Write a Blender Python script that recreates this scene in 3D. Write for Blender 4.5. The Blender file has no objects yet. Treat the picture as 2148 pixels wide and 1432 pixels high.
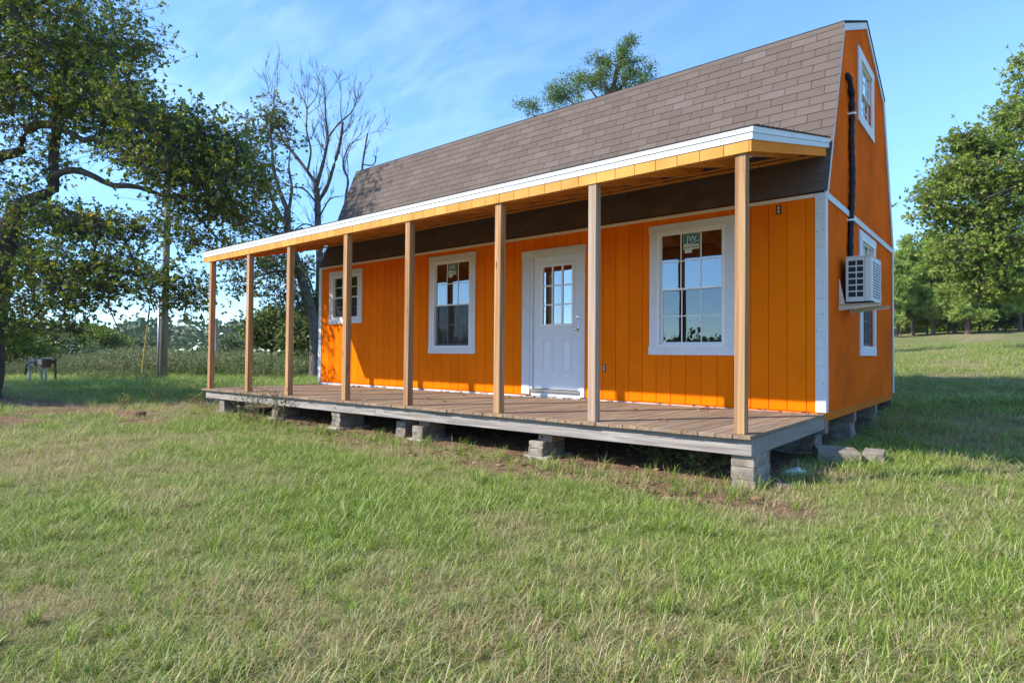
import bpy, bmesh, math, random
import numpy as np
from mathutils import Matrix, Vector
random.seed(7); rng = np.random.default_rng(11)
scene = bpy.context.scene
COL = scene.collection

# ------------------------------------------------------------------ camera
F_PX, CX, CY = 1267.12, 1074.0, 716.0
CAM = np.array([1.6428, -7.4551, 0.6057]); YAW, PIT, ROL = 0.6951, 0.0205, 0.0079
_c, _s = math.cos(YAW), math.sin(YAW)
_fw = np.array([-_s, _c, 0.]); _rt = np.array([_c, _s, 0.]); _up = np.array([0., 0., 1.])
FWD = _fw*math.cos(PIT) + _up*math.sin(PIT); _U = _up*math.cos(PIT) - _fw*math.sin(PIT)
RGT = _rt*math.cos(ROL) + _U*math.sin(ROL); UPV = _U*math.cos(ROL) - _rt*math.sin(ROL)
cd = bpy.data.cameras.new('camera'); cam = bpy.data.objects.new('camera', cd); COL.objects.link(cam)
cd.sensor_width = 36; cd.lens = 36*F_PX/2148; cd.clip_start = .05; cd.clip_end = 5000
M = Matrix.Identity(4)
for i in range(3):
    M[i][0], M[i][1], M[i][2], M[i][3] = RGT[i], UPV[i], -FWD[i], CAM[i]
cam.matrix_world = M
scene.camera = cam
def PX(x, y, d):
    "photo pixel + depth along the view axis (metres) -> world point"
    return CAM + d*(FWD + RGT*(x-CX)/F_PX - UPV*(y-CY)/F_PX)

# ------------------------------------------------------------------ sky, sun, exposure
TO_SUN = np.array([-.72, -1., .90]); TO_SUN = TO_SUN/np.linalg.norm(TO_SUN)
world = bpy.data.worlds.new('World'); scene.world = world; world.use_nodes = True
wt = world.node_tree; wn = wt.nodes; wl = wt.links
bg = wn['Background']; bg.inputs['Strength'].default_value = .135
sky = wn.new('ShaderNodeTexSky'); sky.sky_type = 'NISHITA'; sky.sun_disc = False
sky.sun_elevation = math.asin(TO_SUN[2]); sky.sun_rotation = math.atan2(TO_SUN[0], TO_SUN[1]) % (2*math.pi)
sky.air_density = 1.0; sky.dust_density = 0; sky.ozone_density = 1.6; sky.altitude = 1800
tc = wn.new('ShaderNodeTexCoord'); sep = wn.new('ShaderNodeSeparateXYZ'); wl.new(tc.outputs['Generated'], sep.inputs[0])
za = wn.new('ShaderNodeMath'); za.operation = 'ADD'; za.inputs[1].default_value = .22; wl.new(sep.outputs['Z'], za.inputs[0])
zm = wn.new('ShaderNodeMath'); zm.operation = 'MAXIMUM'; zm.inputs[1].default_value = .05; wl.new(za.outputs[0], zm.inputs[0])
vd = wn.new('ShaderNodeVectorMath'); vd.operation = 'DIVIDE'; wl.new(tc.outputs['Generated'], vd.inputs[0])
cb = wn.new('ShaderNodeCombineXYZ'); [wl.new(zm.outputs[0], cb.inputs[i]) for i in range(3)]; wl.new(cb.outputs[0], vd.inputs[1])
mp = wn.new('ShaderNodeMapping'); mp.inputs['Rotation'].default_value = (0, 0, .9); mp.inputs['Scale'].default_value = (1.0, 2.6, 0); mp.inputs['Location'].default_value = (1.7, .6, 0)
wl.new(vd.outputs[0], mp.inputs[0])
nz = wn.new('ShaderNodeTexNoise'); nz.inputs['Scale'].default_value = 3.2; nz.inputs['Detail'].default_value = 8; nz.inputs['Roughness'].default_value = .56; nz.inputs['Distortion'].default_value = .3
wl.new(mp.outputs[0], nz.inputs['Vector'])
n2 = wn.new('ShaderNodeTexNoise'); n2.inputs['Scale'].default_value = 1.1; n2.inputs['Detail'].default_value = 3; wl.new(vd.outputs[0], n2.inputs['Vector'])
mu = wn.new('ShaderNodeMath'); mu.operation = 'MULTIPLY'; wl.new(nz.outputs['Fac'], mu.inputs[0]); wl.new(n2.outputs['Fac'], mu.inputs[1])
cr = wn.new('ShaderNodeMapRange'); cr.inputs['From Min'].default_value = .21; cr.inputs['From Max'].default_value = .52; cr.inputs['To Max'].default_value = .13; wl.new(mu.outputs[0], cr.inputs['Value'])
ds = wn.new('ShaderNodeVectorMath'); ds.operation = 'DISTANCE'; wl.new(vd.outputs[0], ds.inputs[0]); ds.inputs[1].default_value = (-1.25, .6, .65)
dr_ = wn.new('ShaderNodeMapRange'); dr_.inputs['From Min'].default_value = .3; dr_.inputs['From Max'].default_value = 1.1; dr_.inputs['To Min'].default_value = 1.5; dr_.inputs['To Max'].default_value = .08; wl.new(ds.outputs['Value'], dr_.inputs['Value'])
cm = wn.new('ShaderNodeMath'); cm.operation = 'MULTIPLY'; wl.new(cr.outputs[0], cm.inputs[0]); wl.new(dr_.outputs[0], cm.inputs[1])
mx = wn.new('ShaderNodeMix'); mx.data_type = 'RGBA'; wl.new(cm.outputs[0], mx.inputs['Factor']); tn = wn.new('ShaderNodeMix'); tn.data_type = 'RGBA'; tn.blend_type = 'MULTIPLY'; tn.inputs['Factor'].default_value = 1; tn.inputs['B'].default_value = (1.0, 1.05, 1.05, 1); hs = wn.new('ShaderNodeHueSaturation'); hs.inputs['Saturation'].default_value = 1.14; wl.new(sky.outputs[0], hs.inputs['Color']); wl.new(hs.outputs[0], tn.inputs['A'])
el = wn.new('ShaderNodeMapRange'); el.interpolation_type = 'SMOOTHSTEP'; el.inputs['From Max'].default_value = .42; wl.new(sep.outputs['Z'], el.inputs['Value'])
ht = wn.new('ShaderNodeMix'); ht.data_type = 'RGBA'; ht.inputs['A'].default_value = (.50, .62, .76, 1); ht.inputs['B'].default_value = (.96, 1.0, .99, 1); wl.new(el.outputs[0], ht.inputs['Factor']); wl.new(ht.outputs['Result'], tn.inputs['B'])
wl.new(tn.outputs['Result'], mx.inputs['A']); mx.inputs['B'].default_value = (6.5, 7.2, 8.2, 1)
wl.new(mx.outputs['Result'], bg.inputs['Color'])
sd = bpy.data.lights.new('sun', 'SUN'); sd.energy = 2.65; sd.angle = math.radians(.53); sd.color = (1, .93, .82)
sun = bpy.data.objects.new('sun', sd); COL.objects.link(sun)
sun.rotation_euler = Vector(-TO_SUN).to_track_quat('-Z', 'Y').to_euler()
scene.render.engine = 'CYCLES'
vs = scene.view_settings; vs.view_transform = 'Standard'; vs.look = 'None'; vs.gamma = 1; vs.use_curve_mapping = False; vs.exposure = 1.6
try:
    scene.cycles.max_bounces = 6; scene.cycles.diffuse_bounces = 4; scene.cycles.glossy_bounces = 4; scene.cycles.transparent_max_bounces = 12
except Exception: pass

# ------------------------------------------------------------------ object helpers
def tag(o, label=None, cat=None, group=None, kind=None):
    if label: o['label'] = label
    if cat: o['category'] = cat
    if group: o['group'] = group
    if kind: o['kind'] = kind
    return o
def link(name, me, m=None, parent=None):
    o = bpy.data.objects.new(name, me); COL.objects.link(o)
    if m is not None and me is not None and len(me.materials) == 0: me.materials.append(m)
    if parent is not None: o.parent = parent
    return o
def empty(name, loc=(0, 0, 0)):
    o = bpy.data.objects.new(name, None); COL.objects.link(o); o.empty_display_size = .2; o.location = loc; return o
class MB:
    def __init__(s): s.v = []; s.f = []; s.mi = []
    def poly(s, pts, faces, mi=0):
        b = len(s.v); s.v += [tuple(map(float, q)) for q in pts]; s.f += [tuple(b+i for i in f) for f in faces]; s.mi += [mi]*len(faces); return s
    def box(s, x0, x1, y0, y1, z0, z1, mi=0):
        P = [(x0,y0,z0),(x1,y0,z0),(x1,y1,z0),(x0,y1,z0),(x0,y0,z1),(x1,y0,z1),(x1,y1,z1),(x0,y1,z1)]
        return s.poly(P, [(0,3,2,1),(4,5,6,7),(0,1,5,4),(1,2,6,5),(2,3,7,6),(3,0,4,7)], mi)
    def hexa(s, P, mi=0):
        return s.poly(P, [(0,3,2,1),(4,5,6,7),(0,1,5,4),(1,2,6,5),(2,3,7,6),(3,0,4,7)], mi)
    def tube(s, pts, rad, n=8, mi=0, caps=True):
        pts = [np.array(q, float) for q in pts]; k = len(pts); b = len(s.v)
        if not hasattr(rad, '__len__'): rad = [rad]*k
        for i, q in enumerate(pts):
            t = pts[min(i+1, k-1)] - pts[max(i-1, 0)]; t = t/(np.linalg.norm(t)+1e-9)
            a = np.array([0, 0, 1.]) if abs(t[2]) < .9 else np.array([1., 0, 0])
            u = np.cross(t, a); u /= np.linalg.norm(u); w = np.cross(t, u)
            for j in range(n):
                an = 2*math.pi*j/n; s.v.append(tuple(q + rad[i]*(u*math.cos(an) + w*math.sin(an))))
        for i in range(k-1):
            for j in range(n):
                s.f.append((b+i*n+j, b+(i+1)*n+j, b+(i+1)*n+(j+1) % n, b+i*n+(j+1) % n)); s.mi.append(mi)
        if caps:
            s.f.append(tuple(b+j for j in range(n))); s.f.append(tuple(b+(k-1)*n+j for j in reversed(range(n)))); s.mi += [mi, mi]
        return s
    def mesh(s, name, mats):
        me = bpy.data.meshes.new(name); me.from_pydata(s.v, [], s.f)
        if not isinstance(mats, (list, tuple)): mats = [mats]
        for m in mats: me.materials.append(m)
        if len(mats) > 1: me.polygons.foreach_set('material_index', s.mi)
        bm = bmesh.new(); bm.from_mesh(me); bmesh.ops.recalc_face_normals(bm, faces=bm.faces); bm.to_mesh(me); bm.free()
        return me
    def build(s, name, mats, parent=None, bevel=0, smooth=False):
        me = s.mesh(name, mats)
        if bevel:
            bm = bmesh.new(); bm.from_mesh(me)
            bmesh.ops.bevel(bm, geom=[e for e in bm.edges if e.is_manifold and e.calc_face_angle(0) > .5], offset=bevel, segments=1, affect='EDGES'); bm.to_mesh(me); bm.free()
        if smooth: me.polygons.foreach_set('use_smooth', [True]*len(me.polygons))
        return link(name, me, None, parent)
def np_mesh(name, V, tris=None, quads=None, attrs=None, mat=None, smooth=False):
    me = bpy.data.meshes.new(name); me.vertices.add(len(V)); me.vertices.foreach_set('co', np.asarray(V, np.float32).ravel())
    L = []; st = []; tot = []; p = 0
    for A, n in ((tris, 3), (quads, 4)):
        if A is not None and len(A):
            A = np.asarray(A, np.int32); L.append(A.ravel()); st.append(p + np.arange(len(A))*n); tot.append(np.full(len(A), n)); p += len(A)*n
    if L:
        L = np.concatenate(L); st = np.concatenate(st); tot = np.concatenate(tot)
        me.loops.add(len(L)); me.loops.foreach_set('vertex_index', L.astype(np.int32))
        me.polygons.add(len(st)); me.polygons.foreach_set('loop_start', st.astype(np.int32)); me.polygons.foreach_set('loop_total', tot.astype(np.int32))
        me.polygons.foreach_set('use_smooth', np.full(len(st), bool(smooth)))
    for k, a in (attrs or {}).items():
        a = np.asarray(a); ty = 'INT' if a.dtype.kind == 'i' else 'FLOAT'
        at = me.attributes.new(k, ty, 'POINT'); at.data.foreach_set('value', a.astype(np.int32 if ty == 'INT' else np.float32))
    if mat is not None: me.materials.append(mat)
    me.update(calc_edges=True); me.validate()
    if L is not None and len(L): me.polygons.foreach_set('use_smooth', np.full(len(me.polygons), bool(smooth)))
    return me
def copy_to(o, parent=None, **kw):
    c = o.copy(); COL.objects.link(c)
    if parent is not None: c.parent = parent
    return c

# ------------------------------------------------------------------ materials
class NT:
    def __init__(s, name):
        s.m = bpy.data.materials.new(name); s.m.use_nodes = True; s.t = s.m.node_tree; s.n = s.t.nodes; s.l = s.t.links
        s.b = s.n['Principled BSDF']; s.out = s.n['Material Output']
    def new(s, ty, **kw):
        n = s.n.new(ty)
        for k, v in kw.items(): setattr(n, k, v)
        return n
    def set(s, sock, v):
        if isinstance(v, bpy.types.NodeSocket): s.l.new(v, sock)
        else: sock.default_value = (*v, 1) if isinstance(v, tuple) and len(v) == 3 and sock.type == 'RGBA' else v
    def math(s, op, a, b=0., clamp=False):
        n = s.new('ShaderNodeMath', operation=op, use_clamp=clamp); s.set(n.inputs[0], a); s.set(n.inputs[1], b); return n.outputs[0]
    def coord(s, scale=(1, 1, 1), kind='Object', jitter=True):
        tc = s.new('ShaderNodeTexCoord'); v = tc.outputs[kind]
        if jitter:
            oi = s.new('ShaderNodeObjectInfo'); r = s.math('MULTIPLY', oi.outputs['Random'], 57.)
            ad = s.new('ShaderNodeVectorMath', operation='ADD'); s.l.new(v, ad.inputs[0]); s.l.new(r, ad.inputs[1]); v = ad.outputs[0]
        mp = s.new('ShaderNodeMapping'); s.l.new(v, mp.inputs[0]); mp.inputs['Scale'].default_value = scale; return mp.outputs[0]
    def noise(s, vec, scale, detail=4, rough=.55, dist=0.):
        n = s.new('ShaderNodeTexNoise'); s.l.new(vec, n.inputs['Vector']); n.inputs['Scale'].default_value = scale
        n.inputs['Detail'].default_value = detail; n.inputs['Roughness'].default_value = rough; n.inputs['Distortion'].default_value = dist; return n.outputs['Fac']
    def ramp(s, fac, stops):
        r = s.new('ShaderNodeValToRGB'); s.l.new(fac, r.inputs[0]); e = r.color_ramp.elements
        while len(e) < len(stops): e.new(.5)
        for q, (p, c) in zip(e, stops):
            q.position = p; q.color = (*c, 1) if len(c) == 3 else c
        return r.outputs[0]
    def rng(s, v, a, b, c=0., d=1.):
        n = s.new('ShaderNodeMapRange'); s.set(n.inputs['Value'], v)
        for k, x in zip(('From Min', 'From Max', 'To Min', 'To Max'), (a, b, c, d)): n.inputs[k].default_value = x
        return n.outputs[0]
    def mix(s, f, a, b, mode='MIX'):
        n = s.new('ShaderNodeMix', data_type='RGBA', blend_type=mode); s.set(n.inputs['Factor'], f); s.set(n.inputs['A'], a); s.set(n.inputs['B'], b); return n.outputs['Result']
    def attr(s, name, ty='GEOMETRY'):
        a = s.new('ShaderNodeAttribute', attribute_name=name, attribute_type=ty); return a.outputs['Fac']
    def rand(s): return s.new('ShaderNodeObjectInfo').outputs['Random']
    def bump(s, h, strength=.3, dist=.01):
        b = s.new('ShaderNodeBump'); b.inputs['Strength'].default_value = strength; b.inputs['Distance'].default_value = dist
        s.l.new(h, b.inputs['Height']); s.l.new(b.outputs[0], s.b.inputs['Normal'])
    def done(s, col=None, rough=.7, spec=.3, **kw):
        if col is not None: s.set(s.b.inputs['Base Color'], col)
        s.set(s.b.inputs['Roughness'], rough); s.set(s.b.inputs['Specular IOR Level'], spec)
        for k, v in kw.items(): s.set(s.b.inputs[k.replace('_', ' ')], v)
        return s.m
def paint(name, col, axis=2, var=.12, rough=.6, grain=.5, dirt=.0, spec=.2):
    t = NT(name); sc = [9, 9, 9]; sc[axis] = .7
    v = t.coord(tuple(sc)); g = t.noise(v, 9, 7, .72); b = t.noise(t.coord((1, 1, 1)), 1.3, 4, .6)
    c1 = tuple(x*(1-var) for x in col); c2 = tuple(min(1, x*(1+var*.6)) for x in col)
    c = t.ramp(b, [(.3, c1), (.7, c2)])
    c = t.mix(t.rng(g, .42, .70, 0, .34), c, tuple(x*.70 for x in col))
    c = t.mix(1., c, t.ramp(t.rand(), [(0, (.93, .92, .92)), (1, (1.04, 1.05, 1.06))]), 'MULTIPLY')
    if dirt:
        d = t.noise(t.coord((3, 3, 3)), 2.2, 7, .65); c = t.mix(t.rng(d, .52, .8, 0, dirt), c, (.16, .12, .08))
    t.bump(g, grain*.5, .003)
    return t.done(c, rough, spec)
def wood(name, c1, c2, axis=2, grey=0., rough=.8, knots=True, bump=.35):
    t = NT(name); sc = [8, 8, 8]; sc[axis] = .45
    v = t.coord(tuple(sc)); g = t.noise(v, 2.6, 8, .68, .9)
    sc2 = [34, 34, 34]; sc2[axis] = .9; f = t.noise(t.coord(tuple(sc2)), 2., 4, .6)
    c = t.ramp(g, [(.36, c1), (.52, tuple((a+b)/2 for a, b in zip(c1, c2))), (.64, c2)])
    c = t.mix(t.rng(f, .42, .72, 0, .55), c, tuple(x*.5 for x in c1))
    gb = t.noise(t.coord((2, 2, 2)), .9, 3)
    if grey: c = t.mix(t.rng(gb, .35, .7, grey*.35, grey), c, (.30, .275, .26))
    if knots:
        sk = [4.2, 4.2, 4.2]; sk[axis] = 2.2; vo = t.new('ShaderNodeTexVoronoi'); t.l.new(t.coord(tuple(sk)), vo.inputs['Vector']); vo.inputs['Scale'].default_value = 1.9
        c = t.mix(t.rng(vo.outputs['Distance'], .06, .10, .85, 0), c, tuple(x*.3 for x in c1))
    oi = t.rand(); c = t.mix(1., c, t.ramp(oi, [(0, (.8, .8, .8)), (1, (1.12, 1.08, 1.04))]), 'MULTIPLY')
    t.bump(t.math('ADD', g, f), bump, .004)
    return t.done(c, rough, .2)
ORANGE = (.96, .190, .003)
M_orange = paint('orange_paint', ORANGE, 2, .12, .9, .9, .0, .02)
M_orange_face = paint('orange_rough_sawn', (.70, .33, .085), 2, .35, .85, 2.2, .12, .1)
M_white = paint('white_trim_paint', (.69, .70, .71), 2, .06, .55, .25, .16)
M_whiteh = paint('white_trim_paint_horizontal', (.69, .70, .71), 0, .06, .55, .25, .18)
M_vinyl = NT('white_vinyl').done((.80, .80, .78), .35, .4)
M_door = paint('white_door_paint', (.76, .78, .80), 2, .03, .4, .08, .05)
M_post = wood('treated_pine', (.30, .13, .045), (.62, .36, .16), 2, .16, bump=.9)
M_postgrey = wood('weathered_pine', (.27, .16, .085), (.52, .37, .24), 2, .6, bump=.8)
M_deck = wood('deck_boards', (.17, .10, .05), (.39, .26, .15), 1, .32, .85)
M_rim = wood('weathered_rim', (.20, .165, .14), (.58, .52, .47), 0, .55, .9, bump=1.)
M_rimy = wood('weathered_rim_side', (.26, .21, .17), (.46, .39, .33), 1, .8, .85)
M_skid = wood('skid_timber', (.20, .13, .08), (.36, .25, .17), 0, .4, .85)
M_rafter = wood('porch_rafter', (.60, .24, .045), (.80, .36, .08), 1, 0, .75)
M_dark = NT('interior_dark').done((.10, .065, .045), .9, .1)
M_metal = NT('satin_metal').done((.62, .60, .56), .25, .5, Metallic=1.)
M_black = NT('black_rubber').done((.012, .012, .013), .55, .3)
def shingle(name, inst):
    t = NT(name); r = t.rand() if inst else t.attr('rnd')
    c = t.ramp(r, [(0, (.085, .060, .046)), (.45, (.106, .077, .061)), (.85, (.122, .091, .074)), (1, (.142, .112, .097))])
    v = t.coord((1, 1, 1)); s = t.noise(v, 420, 2, .8); c = t.mix(t.rng(s, .35, .7, 0, .75), c, (.22, .18, .16))
    s3 = t.noise(t.coord((1, 1, 1), jitter=True), 260, 1, .5); c = t.mix(t.rng(s3, .56, .7, 0, .6), c, (.04, .03, .026))
    w = t.noise(v, 3.5, 4); c = t.mix(t.rng(w, .4, .7, 0, .25), c, (.10, .08, .07))
    t.bump(s, .6, .003); return t.done(c, .95, .1)
M_sh = shingle('asphalt_shingle', True); M_shj = shingle('asphalt_shingle_field', False)
M_roof = NT('roof_underlay').done((.045, .036, .032), .95, .1)
def concrete(name, c=(.33, .29, .25)):
    t = NT(name); v = t.coord(); a = t.noise(v, 7, 6, .65); b = t.noise(v, 90, 3, .6)
    k = t.ramp(a, [(.35, tuple(x*.45 for x in c)), (.65, tuple(x*1.15 for x in c))]); k = t.mix(t.rng(b, .5, .75, 0, .4), k, tuple(x*.4 for x in c))
    t.bump(t.math('ADD', a, b), .5, .006); return t.done(k, .95, .15)
M_conc = concrete('concrete_block', (.31, .26, .21)); M_pad = concrete('concrete_pad', (.40, .36, .31))
def glass(name, refl, tint=(.75, .8, .78)):
    t = NT(name); gl = t.new('ShaderNodeBsdfGlossy'); gl.inputs['Roughness'].default_value = 0.; gl.inputs['Color'].default_value = (.93, .97, 1, 1)
    wv = t.noise(t.coord((1, 1, 1)), 1.6, 2); b = t.new('ShaderNodeBump'); b.inputs['Strength'].default_value = .05; b.inputs['Distance'].default_value = .02; t.l.new(wv, b.inputs['Height']); t.l.new(b.outputs[0], gl.inputs['Normal'])
    tr = t.new('ShaderNodeBsdfTransparent'); tr.inputs['Color'].default_value = (*tint, 1)
    fr = t.new('ShaderNodeFresnel'); fr.inputs['IOR'].default_value = 1.5
    f = t.math('ADD', t.math('MULTIPLY', fr.outputs[0], 1.6), refl, True)
    mx = t.new('ShaderNodeMixShader'); t.l.new(f, mx.inputs[0]); t.l.new(tr.outputs[0], mx.inputs[1]); t.l.new(gl.outputs[0], mx.inputs[2]); t.l.new(mx.outputs[0], t.out.inputs[0]); return t.m
M_glass = glass('window_glass', .14); M_glasslow = glass('window_glass_lower', .06, (.6, .68, .66))
def screen_mat():
    t = NT('insect_screen'); t.set(t.b.inputs['Base Color'], (.035, .033, .032)); t.set(t.b.inputs['Roughness'], .8)
    tr = t.new('ShaderNodeBsdfTransparent'); mx = t.new('ShaderNodeMixShader'); mx.inputs[0].default_value = .62
    t.l.new(tr.outputs[0], mx.inputs[1]); t.l.new(t.b.outputs[0], mx.inputs[2]); t.l.new(mx.outputs[0], t.out.inputs[0]); return t.m
M_screen = screen_mat()
def leafmat(name, stops, trans=.35, rough=.55):
    t = NT(name); r = t.attr('rnd'); c = t.ramp(r, stops)
    t.set(t.b.inputs['Base Color'], c); t.set(t.b.inputs['Roughness'], rough); t.set(t.b.inputs['Specular IOR Level'], .25)
    tl = t.new('ShaderNodeBsdfTranslucent'); t.l.new(t.mix(1., c, (1.25, 1.3, .5), 'MULTIPLY'), tl.inputs[0])
    mx = t.new('ShaderNodeMixShader'); mx.inputs[0].default_value = trans; t.l.new(t.b.outputs[0], mx.inputs[1]); t.l.new(tl.outputs[0], mx.inputs[2]); t.l.new(mx.outputs[0], t.out.inputs[0]); return t.m
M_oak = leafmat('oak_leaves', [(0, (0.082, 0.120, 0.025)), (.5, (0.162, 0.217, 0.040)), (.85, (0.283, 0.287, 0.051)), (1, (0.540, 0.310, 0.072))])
M_oakR = leafmat('yellow_green_oak_leaves', [(0, (0.110, 0.172, 0.029)), (.5, (0.214, 0.287, 0.055)), (.85, (0.332, 0.363, 0.081)), (1, (0.444, 0.363, 0.116))])  # brighter yellow-green leaf colour
M_sparse = leafmat('thin_tree_leaves', [(0, (0.056, 0.098, 0.031)), (.6, (0.119, 0.161, 0.049)), (1, (0.266, 0.196, 0.070))])
M_pine = leafmat('pine_needles', [(0, (0.113, 0.182, 0.039)), (.6, (0.270, 0.366, 0.076)), (1, (0.481, 0.488, 0.129))], .2)
M_cedar = leafmat('cedar_sprays', [(0, (0.061, 0.124, 0.040)), (.6, (0.135, 0.212, 0.059)), (1, (0.271, 0.277, 0.067))], .2)
M_wood_far = leafmat('far_wood_leaves', [(0, (0.046, 0.078, 0.036)), (.6, (0.085, 0.124, 0.052)), (1, (0.156, 0.163, 0.072))], .15)
M_shrub = leafmat('pale_shrub_leaves', [(0, (0.072, 0.108, 0.042)), (.6, (0.144, 0.174, 0.084)), (1, (0.264, 0.240, 0.132))], .25)
def bark(name, c1, c2):
    t = NT(name); g = t.noise(t.coord((6, 6, 1.6), jitter=False), 2.2, 7, .7); t.bump(g, .9, .03); return t.done(t.ramp(g, [(.32, c1), (.7, c2)]), .95, .1)
M_bark = bark('oak_bark', (.045, .036, .030), (.17, .14, .115)); M_bare = bark('grey_dead_bark', (.06, .052, .048), (.20, .175, .155)); M_pbark = bark('pine_bark', (.10, .06, .045), (.26, .17, .13))

# ------------------------------------------------------------------ ground
def sines(x, y, seed, lo, hi, n=14):
    r = np.random.default_rng(seed); o = np.zeros_like(x)
    for i in range(n):
        k = lo*(hi/lo)**(i/(n-1)); a = r.uniform(0, 2*math.pi); ph = r.uniform(0, 6.28)
        o += np.sin(k*(x*math.cos(a)+y*math.sin(a)) + ph + 1.3*np.sin(k*.6*(x*math.sin(a)-y*math.cos(a))+ph*2))*(lo/k)**.35
    return o/n*2.2
def gz(x, y):
    x = np.asarray(x, float); y = np.asarray(y, float)
    s = y + .55*np.minimum(x, 0) + .0*x
    rise = .085*np.clip(s-1.5, 0, 9) + .0
    t = np.clip(s-10.5, 0, 60); rise = rise + .057*t
    rise = rise + 0*t
    amp = np.clip((np.hypot(x-CAM[0], y-CAM[1])-2)/10, .15, 1)
    und = np.where((x > -11) & (x < .6) & (y > -3) & (y < 5.2), .25, 1.)
    return -.49 + rise + amp*und*(.035*sines(x, y, 3, .35, 1.6, 8) + .016*sines(x, y, 4, 2, 9, 8))
def GP(x, y, z=-.49):
    d = FWD + RGT*(x-CX)/F_PX - UPV*(y-CY)/F_PX; t = (z-CAM[2])/d[2]; return CAM + t*d
SPOTS = [(GP(px_, py_), sr) for px_, py_, sr in ((1040, 1100, .2), (620, 1385, .2), (1185, 1375, .12), (60, 1290, .16), (330, 1060, .3), (2110, 985, .35), (1750, 1000, .3), (240, 920, .5), (120, 965, .6), (890, 1340, .1), (1500, 1040, .3))]
SOIL = [(GP(px_, py_), sr) for px_, py_, sr in ((30, 885, .8), (90, 878, .7), (150, 864, .85), (260, 854, .95), (370, 858, .8), (-60, 882, .8), (1250, 985, .25), (1420, 1005, .25))]
def dirtmask(x, y):
    x = np.asarray(x, float); y = np.asarray(y, float); n = sines(x, y, 21, .8, 7, 16)
    d = np.zeros_like(x)
    # under the house and porch
    inx = np.clip((x+10.4)/.5, 0, 1)*np.clip((.15-x)/.4, 0, 1); iny = np.clip((y+2.75+.12*n)/.35, 0, 1)*np.clip((5.0-y)/.4, 0, 1); d = np.maximum(d, inx*iny)
    # straw strip in front of the porch
    st = np.exp(-((y+2.95)/.34)**2)*np.clip((x+6.2)/1.4, 0, 1)*np.clip((.9-x)/.5, 0, 1); d = np.maximum(d, st*np.clip(.75+.5*n, 0, 1))
    # bare red track past the left end of the porch
    cx = -9.8 - 0*y; tr = np.exp(-((y + 3.9 - .07*(x+10) + .22*np.sin(x*.7))/.75)**2)*np.clip((-7.6-x)/1.6, 0, 1)*np.clip((x+30)/6, 0, 1)
    d = np.maximum(d, tr*np.clip(.95+.7*n, 0, 1))
    t2 = np.exp(-(((x+10.9)/1.9)**2 + ((y+1.4)/1.5)**2)); d = np.maximum(d, t2*np.clip(.95+.5*n, 0, 1))
    # scattered worn spots
    w = sines(x, y, 31, .7, 6, 14); d = np.maximum(d, np.clip((w-.75)*1.4, 0, .4))
    for sx, sy, sr in ((.35, -3.0, .5), (-3.1, -4.75, .55), (2.6, -1.6, .8), (-.55, -4.35, .38), (.15, -5.55, .3), (-.9, -6.2, .35)):
        d = np.maximum(d, .5*np.exp(-(((x-sx)**2+(y-sy)**2)/sr**2))*np.clip(.7+.7*n, 0, 1))
    for q, sr in SOIL: d = np.maximum(d, 1.15*np.exp(-(((x-q[0])**2+(y-q[1])**2)/sr**2))*np.clip(.75+.9*n, 0, 1))
    for q, sr in SPOTS: d = np.maximum(d, .42*np.exp(-(((x-q[0])**2+(y-q[1])**2)/sr**2))*np.clip(.8+.6*n, 0, 1))
    return np.clip(d, 0, 1)
def drymask(x, y):
    sp_d = np.zeros_like(np.asarray(x, float))
    for q, sr in SPOTS: sp_d = np.maximum(sp_d, np.exp(-(((x-q[0])**2+(y-q[1])**2)/(1.5*sr)**2)))
    return np.clip(sp_d + .36 + 1.15*sines(x, y, 41, .9, 7, 18) + .3*sines(x, y, 42, 7, 20, 8), 0, 1)
def axis_lines(c0, c1, step, far, n):
    a = np.arange(c0, c1, step); g = np.geomspace(step, far, n)
    return np.concatenate([(c0 - np.cumsum(np.diff(np.concatenate([[0], g]))))[::-1], a, a[-1] + np.cumsum(np.diff(np.concatenate([[0], g])))])
gx = axis_lines(-16, 5, .12, 1500, 46); gy = axis_lines(-9, 7, .12, 1500, 46)
X, Y = np.meshgrid(gx, gy); V = np.stack([X, Y, gz(X, Y)], -1).reshape(-1, 3)
nx, ny = len(gx), len(gy); I = (np.arange(ny-1)[:, None]*nx + np.arange(nx-1)[None]).ravel()
def ground_mat():
    t = NT('grass_ground'); tc = t.new('ShaderNodeTexCoord').outputs['Object']
    a = t.noise(tc, .35, 5, .6); b = t.noise(tc, 6, 6, .7); c = t.noise(tc, 45, 5, .75); dry = t.attr('dry'); d = t.attr('dirt')
    g = t.ramp(b, [(.3, (.08, .115, .022)), (.5, (.16, .19, .045)), (.7, (.28, .28, .10))])
    th = t.ramp(c, [(.3, (.15, .11, .055)), (.55, (.36, .28, .15)), (.75, (.55, .46, .28))])
    k = t.mix(t.rng(t.math('ADD', dry, t.math('MULTIPLY', a, .5)), .35, 1.05, .15, .8), g, th)
    so = t.ramp(t.noise(tc, 9, 7, .7), [(.3, (.13, .075, .045)), (.55, (.28, .165, .10)), (.75, (.42, .28, .18))])
    so = t.mix(t.rng(c, .5, .75, 0, .55), so, (.52, .40, .24))
    dm = t.rng(t.math('ADD', d, t.math('MULTIPLY', t.math('SUBTRACT', b, .5), .6)), .3, .6)
    k = t.mix(dm, k, so); t.bump(t.math('ADD', c, b), .9, .05); return t.done(k, .95, .1)
M_ground = ground_mat()
gme = np_mesh('ground', V, quads=np.stack([I, I+1, I+nx+1, I+nx], -1), attrs={'dirt': dirtmask(V[:, 0], V[:, 1]), 'dry': drymask(V[:, 0], V[:, 1])}, mat=M_ground, smooth=True)
tag(link('ground', gme), kind='structure')

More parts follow.
